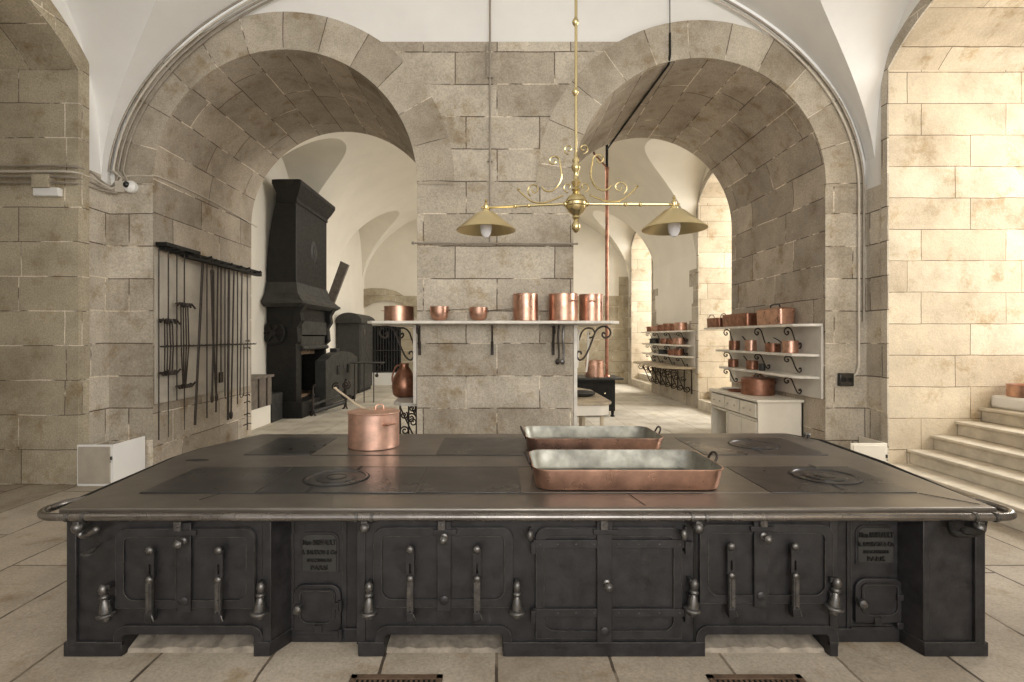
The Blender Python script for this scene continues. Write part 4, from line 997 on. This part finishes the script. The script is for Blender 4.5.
for k in range(26): y = 6.6+k*.098; mb.tube([(XJL+.06, y, 1.585), (XJL+.10, y, 1.575), (XJL+.11, y, 1.60)], .006, 5)
obj('hook_bar', mb, 'wrought', rk)
def tool(label, build, cat='tool'):
    mb = MB(); build(mb); tag(obj('hanging_tool', mb, 'wrought'), label, cat, 'iron tools hanging on the rack'); 
def yx(px, X=XJL+.10): return X*F/(px-VX)
XT = XJL+.105
def claw(mb, y, z, up=1, s=1.):
    for k in range(6):
        dy = (k-2.5)*.075*s; mb.tube([(XT, y+dy*.2, z), (XT+.02, y+dy*.7, z+up*.02), (XT+.02+.02*(k % 2), y+dy, z-up*(.02+.01*(k % 3)))], .014, 6)
    mb.tube([(XT, y-.18*s, z+.01), (XT, y+.18*s, z+.01)], .014, 6); mb.ball((XT, y, z), .045, 10, (.8, 1.2, .8))
def zy(py, y): return H-(py-VY)/F*y
def spit(px, pytop, pyb0, pyb1, pytip):
    def f(mb):
        y = yx(px); zt = 2.80
        mb.tube([(XT, y, zt), (XT, y, zy(pytop, y))], .009, 8)
        claw(mb, y, zy(pyb0, y), 1); claw(mb, y, zy(pyb1, y), -1)
        for d in (-.085, -.03, .03, .085): mb.tube([(XT, y+d*.9, zy(pyb0, y)), (XT+.01, y+d, (zy(pyb0, y)+zy(pyb1, y))/2), (XT, y+d*(.9 if px < 175 else .35), zy(pyb1, y))], .010, 6)
        mb.tube([(XT, y, zy(pyb1, y)), (XT, y, zy(pytip, y))], .009, 8, taper=(1, .5))
    return f
tool('clawed double spit hanging first from the left on the rack', spit(168, 321, 321, 373, 437))
tool('clawed double spit hanging second from the left on the rack, set higher', spit(184, 304, 305, 386, 430))
def rod(px0, py1, px1=None, r=.009, hook=None, top=2.80):
    def f(mb):
        y = yx(px0); y1 = yx(px1 or px0)
        mb.tube([(XT-.02, y, top), (XT-.02, y1, zy(py1, y1))], r*1.35, 8)
        if hook == 'spoon': mb.ball((XT-.02, y1, zy(py1, y1)), .05, 12, (.4, 1, 1.4))
        if hook == 'hook': mb.tube([(XT-.02, y1+u, zy(py1, y1)+v) for u, v in [(.05*(1-cos(t)), -.05*sin(t)) for t in [pi*i/8 for i in range(9)]]], r*.8, 6)
        if hook == 'flat': mb.box((XT-.03, y1-.05, zy(py1, y1)-.16), (XT-.01, y1+.05, zy(py1, y1)))
        if hook == 'ring': mb.tube([(XT-.02, y+.04*cos(t), top-.04+.04*sin(t)) for t in [2*pi*i/12 for i in range(12)]], .007, 6, closed=True)
    return f
ordw = ['thin straight iron rod at the far left end of the rack', 'long slanting iron poker right of the clawed spits', 'thin iron rod hanging between the two clawed spits', 'thin iron skewer left of the big tongs', 'iron rod hanging just right of the big tongs',
        'flat-ended iron slice right of the big tongs', 'dark hooked iron rod in the right half of the rack', 'long stout iron bar in the right half of the rack', 'iron rod with a small spoon end in the right half of the rack', 'short iron skewer third from the right end of the rack', 'iron hook rod second from the right end of the rack']
for (px0, py1, px1, r, hk), lab in zip(((160, 440, None, .006, None), (204, 425, 196, .013, None), (178, 400, None, .006, None), (208, 418, None, .007, None), (219, 412, 217, .009, None), (222, 372, None, .008, 'flat'), (226, 396, None, .007, 'hook'), (230, 420, 229, .014, None), (235, 415, 232, .010, 'spoon'), (238.5, 404, None, .007, None), (243, 395, 241, .008, 'hook')), ordw):
    tool(lab, rod(px0, py1, px1, r, hk))
def tongs(mb):
    y = yx(212); y2 = yx(214); z0 = zy(272, y); z1 = zy(398, y2)
    mb.ball((XT, y, z0), .045, 10, (.6, 1, 1)); mb.tube([(XT, y, z0), (XT, y, 2.78)], .006, 6)
    mb.tube([(XT, y-.03, z0), (XT+.02, y-.02, (z0+z1)/2), (XT, y2+.06, z1)], .014, 8); mb.tube([(XT, y+.03, z0), (XT-.02, y+.07, (z0+z1)/2), (XT, y2-.06, z1)], .014, 8)
    mb.ball((XT, y2+.06, z1), .05, 8, (.4, .8, 1.4)); mb.ball((XT, y2-.06, z1), .05, 8, (.4, .8, 1.4))
tool('large pair of black iron tongs at the middle of the rack', tongs)
def trammel(mb):
    y = yx(247); 
    mb.tube([(XT, y, 2.8), (XT, y, zy(430, y))], .010, 8)
    for py, L in ((341, .12), (348, .2), (395, .16), (402, .2), (414, .2), (424, .26)): z = zy(py, y); mb.tube([(XT, y-L/2, z), (XT+.03, y, z+.015), (XT, y+L/2, z-.015)], .010, 6)
    mb.tube([(XT, y-.12, zy(395, y)), (XT, y-.12, zy(345, y))], .008, 6)
tool('toothed iron pot trammel at the right end of the rack', trammel)

# ------------------------------------------------------------------ chimney range in the rear hall
rg = thing('hooded_range', 'towering black iron fireplace range with hood against the left rear wall', 'fireplace', (-4.5, 11.9, 0))
XFc = -4.21
def rg_(n, mb, m='irond', par=None, **k): return obj(n, mb, m, par or rg, **k)
mb = MB(); mb.box((XL+.02, 10.9, .0), (XFc, 11.2, 2.35)); mb.box((XL+.02, 12.70, 0), (XFc, 12.83, 2.35)); mb.box((XL+.02, 11.2, 1.95), (XFc, 12.75, 2.35)); mb.box((XL+.02, 11.2, 0), (XL+.1, 12.75, 2.0))
rg_('body', mb, bevel=.01)
mb = MB(); mb.box((XL+.1, 11.2, .35), (XFc-.15, 12.75, .40)); mb.box((XL+.1, 11.2, 1.30), (XFc-.25, 12.75, 1.5)); rg_('fire_recess', mb, 'soot')
mb = MB(); mb.box((XL+.02, 10.82, 0), (XFc+.16, 12.83, .34)); rg_('hearth_base', mb, bevel=.02)
mb = MB(); mb.box((XFc-.05, 11.15, 1.75), (XFc+.02, 12.8, 2.05)); mb.box((XFc-.05, 11.15, 1.45), (XFc-.0, 12.8, 1.72)); mb.cyl((XFc+.02, 0, 1.46), .05, 11.15, 12.8, 14, 'y'); rg_('roller_shutter', mb, 'irong', label='grey iron shutter boards under the mantel')
# scroll corbels and near side shape
for y0 in (10.85, 12.78):
    mb = MB(); pr = [(XFc-.05, 2.45), (XFc+.20, 2.45), (XFc+.20, 2.38), (XFc+.10, 2.22), (XFc+.12, 2.05), (XFc+.03, 1.9), (XFc+.06, 1.6), (XFc-.05, 1.5)]
    mb.prism([(x, y0, z) for x, z in pr], (0, .22, 0)); rg_('corbel', mb, bevel=.012)
mb = MB(); mb.lathe([(.001, 0), (.25, 0), (.25, -.05), (.21, -.07), (.18, -.05), (.08, -.05), (.06, -.09), (.001, -.10)], (-4.66, 10.89, 1.78), 28, 'y')
for k in range(6): a = pi/3*k; mb.tube([(-4.66+.07*cos(a), 10.82, 1.78+.07*sin(a)), (-4.66+.19*cos(a), 10.82, 1.78+.19*sin(a))], .02, 8)
rg_('roundel', mb)
mb = MB()
def frus(mb, x1a, y0a, y1a, za, x1b, y0b, y1b, zb):
    g = [[(XL+.02, y0a, za), (x1a, y0a, za), (x1a, y1a, za), (XL+.02, y1a, za)], [(XL+.02, y0b, zb), (x1b, y0b, zb), (x1b, y1b, zb), (XL+.02, y1b, zb)]]
    mb.quadgrid(g, close=True)
    mb.face(g[0][::-1]); mb.face(g[1])
frus(mb, -4.10, 10.75, 13.1, 2.33, -4.0, 10.66, 13.2, 2.40); frus(mb, -3.98, 10.64, 13.22, 2.40, -3.98, 10.64, 13.22, 2.46); frus(mb, -4.0, 10.66, 13.2, 2.46, -4.14, 10.80, 12.95, 2.62); frus(mb, -4.14, 10.80, 12.95, 2.62, -4.20, 10.88, 12.86, 2.85)
rg_('mantel', mb, 'irong', angle=20)
mb = MB(); n = 12; g = []
for i in range(n+1):
    t = i/n; z = 2.84+(4.55-2.84)*t; xl = XL+.02+.20*t**2.2
    g.append([(xl, 10.89, z), (-4.21, 10.89, z), (-4.21, 12.84, z), (XL+.02, 12.84, z)])
mb.quadgrid(g, close=True); rg_('hood', mb, 'irond', angle=25)
mb = MB()
def fr2(xl, a, y0, y1, z): return [(xl, y0, z), (a, y0, z), (a, y1, z), (XL+.02, y1, z)]
rows = [fr2(-4.63, -4.19, 10.87, 12.87, 4.52), fr2(-4.63, -4.19, 10.87, 12.87, 4.60), fr2(-4.60, -4.14, 10.84, 12.95, 4.70), fr2(-4.66, -4.06, 10.76, 13.05, 4.88), fr2(-4.66, -4.06, 10.76, 13.05, 4.96), fr2(-4.55, -4.15, 10.86, 12.9, 5.0)]
mb.quadgrid(rows, close=True); mb.face(rows[-1]); mb.face(rows[0][::-1]); rg_('hood_cornice', mb, 'irond', angle=20)
mb = MB(); mb.lathe([(.001, .03), (.15, .03), (.17, .012), (.19, .0)], (XFc, 11.95, 3.65), 24, 'x', sy=1.3); mb.tube([(XFc+.03, 11.95+.07*cos(t), 3.65+.12*sin(t)) for t in [2*pi*i/16 for i in range(16)]], .015, 6, closed=True)
rg_('medallion', mb, 'irong')
mb = MB(); mb.tube([(XFc, 10.895, 2.9), (XFc, 10.895, 4.5)], .012, 6); rg_('edge_bead', mb, 'irong')
# slanting flue plank leaning between hood and wall
mb = MB(); a = Vector((-4.42, 13.25, 2.45)); b = Vector((-4.02, 13.25, 3.60)); mb.prism([a, a+Vector((.22, 0, 0)), b+Vector((.24, 0, -.06)), b+Vector((.03, 0, .04))], (0, .10, 0))
fl = obj('flue_board', mb, 'woodg', rg, bevel=.01)
# iron firebox beside the range
fb = thing('firebox', 'grey sheet-iron firebox with arched top and two small vents, right of the hooded range', 'firebox', (-4.2, 13.9, 0))
def FB(u, z, off=0):     # panel runs obliquely out from the wall
    return Vector((-3.93+.08*u+off, 11.95+2.4*u, z))
pr = [(0, .12), (1, .12), (1, 1.15)]+[(.5+.42*cos(t), 1.16+.17*sin(t)) for t in [pi*i/14 for i in range(1, 14)]]+[(0, 1.15)]
mb = MB(); mb.prism([FB(u, z) for u, z in pr], (-.26, 0, 0)); obj('body', mb, 'irong', fb, bevel=.01)
for u in (.30, .62):
    mb = MB(); mb.prism([FB(u, .78, .004), FB(u+.09, .78, .004), FB(u+.09, 1.0, .004), FB(u, 1.0, .004)], (.012, 0, 0)); v = obj('vent', mb, 'irond', fb)
    mb = MB(); mb.prism([FB(u+.02, .82, .016), FB(u+.07, .82, .016), FB(u+.07, .96, .016), FB(u+.02, .96, .016)], (.008, -.002, 0)); obj('vent_flap', mb, 'irong', v)
mb = MB(); mb.tube([FB(.5, 1.0, 0), FB(.5, .97, .05), FB(.5, .85, .05)], .016, 6); obj('handle', mb, 'nickel', fb)
mb = MB(); mb.box((-4.15, 12.9, 1.14), (-3.97, 13.15, 1.42)); obj('flue_collar', mb, 'irong', fb, bevel=.01)
mb = MB(); 
for u in (.06, .94):
    for o in (-.21, -.06): q = FB(u, 0, o); mb.box((q.x-.04, q.y-.04, 0), (q.x+.04, q.y+.04, .125))
obj('feet', mb, 'irond', fb)
# tall iron cupboard with rounded top
tc_ = thing('iron_cupboard', 'tall narrow iron cupboard with rounded barrel top in the rear hall', 'cupboard', (-4.4, 16.2, 0))
mb = MB(); mb.box((-4.80, 15.6, .1), (-4.12, 17.2, 2.12)); obj('body', mb, 'irong', tc_, bevel=.01)
mb = MB(); pr = [(-4.82, 2.12), (-4.04, 2.12), (-4.04, 2.18)]+[(-4.43+.39*cos(t), 2.18+.25*sin(t)) for t in [pi*i/14 for i in range(15)]]+[(-4.82, 2.12)]
mb.prism([(x, 15.5, z) for x, z in pr[:-1]], (0, 1.8, 0)); obj('barrel_top', mb, 'irong', tc_, angle=40)
mb = MB(); mb.box((-4.125, 15.7, .25), (-4.105, 16.4, 2.05)); d = obj('door', mb, 'irong', tc_, bevel=.004); mb = MB(); mb.ball((-4.09, 16.3, 1.2), .03, 8); obj('knob', mb, 'nickel', d)
mb = MB(); mb.lathe([(.001, .03), (.10, .02), (.10, 0)], (-4.106, 16.05, 1.85), 16, 'x'); obj('badge', mb, 'nickel', d)
mb = MB(); mb.box((-4.76, 15.66, 0), (-4.16, 17.14, .1)); obj('plinth', mb, 'irond', tc_)
# thin ledge / rack arm by the firebox
st = thing('trivet_stand', 'thin iron stand with a little tray in front of the tall iron cupboard', 'stand', (-3.2, 13.6, 0))
mb = MB(); mb.box((-3.75, 13.3, 1.02), (-2.95, 13.7, 1.045)); obj('tray', mb, 'irong', st)
for x in (-3.7, -3.45, -3.2): mb = MB(); mb.tube([(x, 13.5, 0), (x, 13.5, 1.02)], .014, 6); obj('leg', mb, 'wrought', st)
mb = MB(); mb.tube([(-2.98, 13.5, 1.02), (-3.1, 13.5, .85), (-3.12, 13.5, .7)], .014, 6); mb.ball((-3.12, 13.5, .7), .05, 8); obj('hook', mb, 'wrought', st)
# roasting spit carriage on the floor in front of the hooded range
ca = thing('spit_stand', 'low iron roasting-spit stand on the floor before the hooded range', 'stand', (-3.8, 11.6, 0))
mb = MB(); mb.tube([P(313, 412, 11.2), P(345, 402, 12.3)], .05, 8); mb.tube([P(313, 405, 11.2), P(338, 396, 12.1)], .03, 8); obj('drip_bar', mb, 'irong', ca)
for (px, Y, pyt) in ((313, 11.2, 388), (345, 12.3, 382)):
    x = (px-VX)/F*Y; mb = MB(); mb.tube(smooth([(x-.06, Y, 0), (x, Y, .1), (x, Y, H-(pyt-VY)/F*Y), (x+.05, Y, H-(pyt-VY)/F*Y+.06)]), .022, 8); mb.tube([(x+.06, Y, 0), (x, Y, .1)], .02, 6); mb.ball((x, Y, .45), .04, 8); obj('upright', mb, 'wrought', ca)
mb = MB()
for (u, v, r, d) in ((336, 387, .10, 1), (346, 385, .11, -1), (344, 395, .08, 1), (349, 397, .06, -1)):
    c = P(u, v, 11.9); mb.tube([(c.x+(q-c.x)*1, 11.9, z) for q, z in volute((c.x, c.z), r, 1, 1.5, d)], .018, 6)
mb.tube([P(346, 385, 11.9), P(346, 407, 11.9)], .02, 6); obj('scroll', mb, 'wrought', ca)
# low masonry bench left
be = thing('stone_bench', 'low masonry bench with timber panel front at the foot of the left rear wall', 'bench', (-4.6, 10.1, 0))
mb = MB(); mb.box((XL+.02, 9.15, 0), (-4.46, 10.25, .37)); obj('base', mb, 'plaster_warm', be, bevel=.01)
mb = MB(); mb.box((XL+.02, 9.15, .37), (-4.44, 10.25, .92)); obj('timber_front', mb, 'woodg', be, bevel=.01)
mb = MB(); mb.box((XL+.02, 9.12, .92), (-4.40, 10.28, .965)); obj('top', mb, 'woodg', be, bevel=.006)
for y in (9.3, 9.65, 10.0): mb = MB(); mb.box((-4.44, y, .38), (-4.42, y+.04, .92)); obj('batten', mb, 'wood', be)
mb = MB(); mb.box((XL+.02, 10.3, 0), (-4.45, 10.8, .56)); tag(obj('grey_cabinet', mb, 'irong', bevel=.01), 'small blue-grey iron box wedged between bench and hooded range', 'box')
# barred opening in the rear end wall
gt = thing('barred_gate', 'dark iron grille of upright bars in the rear end wall, left of the pier', 'grille', (-4.1, 18.9, 0))
mb = MB(); mb.box((-4.75, 18.93, .42), (-3.5, 18.96, 2.12)); obj('opening_shade', mb, 'black', gt)  # black sheet painted in place of the shade behind the bars
for k in range(13): x = -4.72+k*.1; mb = MB(); mb.tube([(x, 18.86, .42), (x, 18.86, 2.12)], .012, 6); obj('bar', mb, 'irong', gt)
mb = MB(); mb.box((-4.76, 18.84, .42), (-3.5, 18.88, .46)); mb.box((-4.76, 18.84, 2.08), (-3.5, 18.88, 2.12)); mb.box((-4.76, 18.84, 1.2), (-3.5, 18.87, 1.23)); obj('cross_bar', mb, 'irong', gt)
mb = MB(); mb.box((-4.76, 18.4, 0), (-3.45, 18.98, .40)); tag(obj('stone_ledge', mb, 'plaster', bevel=.01), 'white stone ledge beneath the barred grille', 'ledge')

# ------------------------------------------------------------------ low boxes at the feet of the end wall
for s, x0, x1, y0, y1, lab in ((-1, -4.79, -4.375, 5.93, 6.47, 'left'), (1, 4.10, 4.52, 6.02, 6.47, 'right')):
    t = thing('floor_box', 'low painted cover box at the %s foot of the arcade wall' % lab, 'box', ((x0+x1)/2, (y0+y1)/2, 0))
    mb = MB(); mb.prism([(x0, y0, 0), (x1, y0, 0), (x1, y1, 0), (x1-.02, y1, 0), (x1-.02, y0+.02, 0), (x0, y0+.02, 0)], (0, 0, .47)); obj('casing', mb, 'white' if s > 0 else 'plaster', t, bevel=.003, label='open-topped painted screen')
    mb = MB(); mb.box((x0+.02, y0-.014, .03), (x1-.03, y0+.001, .45)); d = obj('door', mb, 'boxgrey' if s < 0 else 'white', t, bevel=.004, label='taupe front door' if s < 0 else 'cream front door')
    mb = MB(); mb.box((x1-.025, y0-.02, .30), (x1-.01, y0, .34)); mb.ball((x1-.02, y0-.02, .28), .008, 8); obj('hinge', mb, 'nickel', d)

# ------------------------------------------------------------------ stairs in the right recess
st = thing('stone_stairs', 'pale worn stone steps climbing into the right window recess', 'stairs', (5.2, 5.0, 0))
noses = [(4.56, .21), (4.84, .378), (5.12, .545), (5.40, .71), (5.68, .87)]
for k, (x, z) in enumerate(noses):
    mb = MB(); x1 = 6.53; z0 = noses[k-1][1] if k else 0
    y0_ = 3.74; mb.box((x+.02, y0_, z0), (x1, 6.125, z-.035)); 
    mb.box((x-.012, y0_, z-.035), (x1, 6.128, z)); obj('step', mb, 'step', st, bevel=.010, seg=3)
tag(obj('stone_block', MB().box((5.80, 5.2, .872), (6.4, 6.12, 1.02)), 'plaster', bevel=.03), 'white stone block on the top step at the right edge', 'block')
pot('copper_pan', 'shallow copper pan standing on the white block at the right edge', 'pan', (6.02, 5.87, 1.021), .20, .14, 'copper')

# ------------------------------------------------------------------ pendant lamp
YC = 3.95; SCL = YC/F
def C(px, py): return P(px, py, YC)
cx, _, cz = C(576, 204)
lm = thing('ceiling_lamp', 'polished brass two-arm hanging lamp with conical shades above the range', 'lamp', (cx, YC, cz))
def lp(n, mb, m='brass', par=None, **k): return obj(n, mb, m, par or lm, **k)
top = h1(cx)
mb = MB(); mb.tube([(cx, YC, cz+.3), (cx, YC, top+.02)], .0115, 12)
for py in (22, 92): mb.lathe([(.012, -.03), (.022, -.015), (.026, 0), (.022, .015), (.012, .03)], C(575.5, py), 16)
mb.lathe([(.012, -.12), (.04, -.1), (.09, -.01), (.09, 0)], (cx, YC, top), 20)
lp('hanging_rod', mb)
k_ = 1/131.6
prof = [(.0005, -29), (2, -28), (4.2, -25), (4.6, -22), (3, -18), (2, -16), (4, -14), (3.2, -12), (5, -10), (7.5, -8), (10, -4), (10.6, 0), (10, 4), (7.5, 8), (4, 10), (3, 12), (4.8, 14), (2.6, 17), (4, 20), (5, 22), (2.4, 25), (2.4, 32), (4.2, 34), (4.6, 38), (2.6, 41), (3.8, 44), (2, 47), (1.6, 52)]
mb = MB(); mb.lathe([(r*k_, z*k_) for r, z in prof], (cx, YC, cz), 24); b_ = lp('centre_boss', mb, angle=60)
mb = MB()
for z in (-2, 2): mb.lathe([(10.7*k_, (z-.8)*k_), (11.2*k_, z*k_), (10.7*k_, (z+.8)*k_)], (cx, YC, cz), 24)
lp('boss_band', mb, par=b_)
ends = []
for s, pe, Ye in ((-1, (486, 207.5), 4.12), (1, (674, 204.5), 3.85)):
    e = P(pe[0], pe[1], Ye); base = Vector((cx+s*.08, YC, cz)); d = (e-base)
    mb = MB(); mb.tube([base, e], .0105, 10)
    for f in (.0, .45, .62): 
        c = base+d*f; mb.ball(c, .018 if f else .022, 10)
    am = lp('arm', mb)
    # scroll on the arm
    mb = MB(); a0 = base+d*.05+Vector((0, 0, .01)); dn = d.normalized()
    def U(u, v): return Vector((cx, YC, cz))+dn*u*1.0+Vector((0, 0, v))
    A = [(.08, .42-.06), (.10, .46-.06)]
    c1 = volute((.175, .365), .050, radians(190), 1.1, -1)[::-1]
    low = [(.118, .30), (.115, .22), (.15, .145), (.20, .115), (.245, .125), (.265, .155)]
    mb.tube([U(u*.98, v*.92-.0) for u, v in c1]+smooth([U(u*.98, v*.92) for u, v in [(.128, .355)]+low], 4), .0075, 8)
    w2 = volute((.325, .125), .055, radians(-60), 1.2, 1)[::-1]
    mb.tube(smooth([U(.10, .07), U(.16, .045), U(.24, .022), U(.33, .03), U(.40, .08), U(.45, .13)], 4), .007, 8)
    mb.tube([U(u, v) for u, v in w2], .006, 8); mb.ball(U(.45, .135), .012, 8)
    mb.tube([U(u, v) for u, v in volute((.06, .13), .04, radians(-90), 1.0, 1)], .006, 8)
    mb.tube([U(u, v) for u, v in volute((.055, .42), .04, radians(-90), 1.1, 1)], .006, 8)
    obj('arm_scroll', mb, 'brass', am)
    # shade
    Rr = .232; zt = e.z-.035; zbm = zt-.155
    mb = MB(); mb.lathe([(.035, zt-e.z), (.045, zt-e.z), (.075, zt-e.z-.012), (.15, zt-e.z-.075), (Rr, zt-e.z-.140), (Rr+.004, zt-e.z-.146), (Rr, zt-e.z-.150), (.145, zt-e.z-.082), (.07, zt-e.z-.018), (.03, zt-e.z-.008)], e, 48, caps=False)
    sh = lp('lamp_shade', mb, 'brassm', angle=50)
    mb = MB(); mb.lathe([(.0005, .07), (.008, .065), (.012, .05), (.006, .04), (.016, .03), (.02, .01), (.016, -.01), (.028, -.02), (.032, -.036), (.03, -.06), (.022, -.07)], e, 16); mb.tube([e+Vector((-.04, 0, 0)), e+Vector((.04, 0, 0))], .01, 8); obj('socket', mb, 'brass', sh)
    mb = MB(); mb.lathe([(.018, -.06), (.030, -.09), (.045, -.13), (.048, -.165), (.040, -.205), (.022, -.235), (.0005, -.243)], e, 20); obj('bulb', mb, 'bulb', sh, label='unlit white bulb')

# ------------------------------------------------------------------ conduits, camera and fittings
def rib(a, b, t0, t1, y=YW-.035, n=40, z0=SP):
    return [(CX+a*cos(t0+(t1-t0)*i/n), y, z0+b*sin(t0+(t1-t0)*i/n)) for i in range(n+1)]
for k, (a, b) in enumerate(((4.74, 3.09), (4.68, 3.03), (4.62, 2.975), (4.56, 2.92))):
    lo = [P(0, 166+5.5*k, 5.93), P(40, 166+5.5*k, 5.93), P(72, 166.5+5.5*k, 5.95), P(90, 172+5*k, 6.2), P(104+k*2, 183+3*k, 6.40), P(112+2*k, 186+2*k, 6.455)]
    up_ = rib(a, b, pi-.0, pi*.52)
    mb = MB(); mb.tube(smooth([(-6.7, 5.93, lo[0].z)]+lo+[P(119+3*k, 176+2*k, 6.46)], 4)+[Vector(p) for p in up_[2:]], .013, 8)
    tag(obj('conduit', mb, ('pipe', 'pipel', 'pipe', 'pipe')[k]), 'thin conduit following the left vault rib, %s of the four' % ('outermost', 'second', 'third', 'innermost')[k], 'pipe', 'left rib conduits')
for k, (a, b) in enumerate(((4.66, 3.03), (4.60, 2.97))):
    p = [Vector(q) for q in rib(a, b, pi*.45, 0)]
    dn = [(p[-1].x, YW-.035, z) for z in (3.0, 2.4, 1.9)]+([(p[-1].x, YW-.035, 1.35), (p[-1].x-.03, YW-.035, 1.24), (p[-1].x-.12, YW-.035, 1.19)] if k else [])
    mb = MB(); mb.tube(p+[Vector(q) for q in dn], .014, 8)
    tag(obj('conduit', mb, ('pipe', 'pipel')[k]), ('outer dark', 'inner pale')[k]+' conduit following the right vault rib'+(' down to the socket' if k else ''), 'pipe', 'right rib conduits')
sk = thing('wall_socket', 'black double power socket low on the right arch pier', 'socket', P(845, 379, 6.48))
mb = MB(); a = P(838, 386, 6.48); b = P(852, 373, 6.48); mb.box((a.x, 6.44, a.z), (b.x, 6.498, b.z)); obj('housing', mb, 'black', sk, bevel=.008)
for q in (-.04, .04): mb = MB(); mb.lathe([(.03, -.046), (.03, -.052), (.02, -.052), (.018, -.044)], ((a.x+b.x)/2+q, 6.485, (a.z+b.z)/2), 14, 'y'); obj('outlet', mb, 'irond', sk)
sc = thing('security_camera', 'small white dome security camera beside the left arch', 'camera', P(131, 186, 6.42))
c = P(131, 187, 6.46)
mb = MB(); mb.lathe([(.072, .03), (.078, .0), (.072, -.03), (.045, -.055), (.0005, -.062)], c, 24, 'y'); obj('housing', mb, 'whitep', sc)
mb = MB(); mb.ball(c+Vector((-.02, -.05, .015)), .04, 16); obj('lens', mb, 'black', sc)
a = P(115, 192, 6.44); b = P(124, 181, 6.44); mb = MB(); mb.box((a.x, 6.43, a.z), (b.x, 6.498, b.z)); tag(obj('junction_box', mb, 'pipel', bevel=.006), 'small grey junction box left of the dome camera', 'box')
mb = MB(); pts = [P(121, 181, 6.45), P(124, 177, 6.47), P(135, 175.5, 6.485), P(150, 176, 6.485)]; XX = XJL+.02
pts += [(XX, y, zy(py, y)) for y, py in ((6.56, 176.5), (7.2, 189.5), (8.0, 205), (9.28, 227))]
mb.tube(smooth(pts, 5), .009, 8); tag(obj('cable', mb, 'pipel'), 'pale cable running from the junction box along the left passage', 'cable')
el = thing('emergency_light', 'white emergency light box on the left recess wall under the pipes', 'light', P(42, 190, 5.9))
a = P(30, 195, 5.9); b = P(56, 186.5, 5.9); mb = MB(); mb.box((a.x, 5.93, a.z), (b.x, 5.998, b.z)); obj('diffuser', mb, 'whitep', el, bevel=.01)
a = P(31, 187, 5.9); b = P(48, 174, 5.9); mb = MB(); mb.box((a.x, 5.9, a.z), (b.x, 5.998, b.z)); obj('mount', mb, 'olive', el, bevel=.004)
# vertical conduit and horizontal rod on the pier
mb = MB(); X = (490-VX)/F*6.44
mb.tube([(X, 6.44, P(0, 242, 6.44).z), (X, 6.44, 6.6)], .013, 8)
for py in (76, 160, 205): mb.box((X-.03, 6.44, P(0, py, 6.44).z-.012), (X+.03, 6.49, P(0, py, 6.44).z+.012))
mb.tube([(X-.05, 6.45, P(0, 75, 6.44).z), (X-.05, 6.45, P(0, 44, 6.44).z)], .008, 6)
tag(obj('conduit', mb, 'pipe'), 'upright conduit climbing the face of the central pier into the vault', 'pipe')
mb = MB(); z = P(0, 243, 6.44).z; mb.tube([(-1.04, 6.44, z), (.99, 6.44, z-.01)], .011, 8); mb.ball((-1.04, 6.44, z), .022, 8); mb.ball((.99, 6.44, z-.01), .016, 8)
for x in (-.9, -.4, .2, .6, .85): mb.box((x-.012, 6.44, z-.012), (x+.012, 6.49, z+.012))
tag(obj('wall_rod', mb, 'pipe'), 'thin horizontal rod across the central pier above the copper pots', 'rod')
# dark cable across the right soffit
mb = MB(); c, r, zs = ARR
def so(px, py, y): return Vector(((px-VX)/F*y, y, H-(py-VY)/F*y))
p0 = so(670, 33, 6.455); p1 = so(670, 55, 6.455)
def onsof(a, y): return Vector((c+(r-.02)*cos(a), y, zs+(r-.02)*sin(a)))
ang = radians(104)
mb.tube([p0, p1, onsof(ang, 6.52)]+[onsof(ang+.02*k, 6.52+(9.28-6.52)*k/6) for k in range(1, 7)], .014, 8); mb.tube([(p0.x, 6.47, 6.25), p0], .006, 6)
tag(obj('conduit', mb, 'irond'), 'dark conduit crossing the crown of the right arch', 'pipe')
# floor gratings
for k, (x0, x1) in enumerate(((352, 443), (706, 800))):
    Y1 = 884/(676-VY); y0 = 2.45; a = (x0-VX)/F*Y1; b = (x1-VX)/F*Y1
    t = thing('floor_grate', ('left', 'right')[k]+' one of the two rusty iron gratings in the floor before the range', 'grate', ((a+b)/2, (y0+Y1)/2, 0))
    mb = MB(); f_ = .03
    mb.box((a, y0, .001), (b, y0+f_, .009)); mb.box((a, Y1-f_, .001), (b, Y1, .009)); mb.box((a, y0, .001), (a+f_, Y1, .009)); mb.box((b-f_, y0, .001), (b, Y1, .009)); obj('frame', mb, 'rust', t)
    mb = MB(); n = 18
    for i in range(1, n): x = a+(b-a)*i/n; mb.box((x-.006, y0+f_, .001), (x+.006, Y1-f_, .006))
    obj('grille', mb, 'rust', t); mb = MB(); mb.box((a+f_, y0+f_, .0005), (b-f_, Y1-f_, .0015)); obj('pit_shade', mb, 'irond', t)  # flat black sheet stands for the shade beneath the grating bars
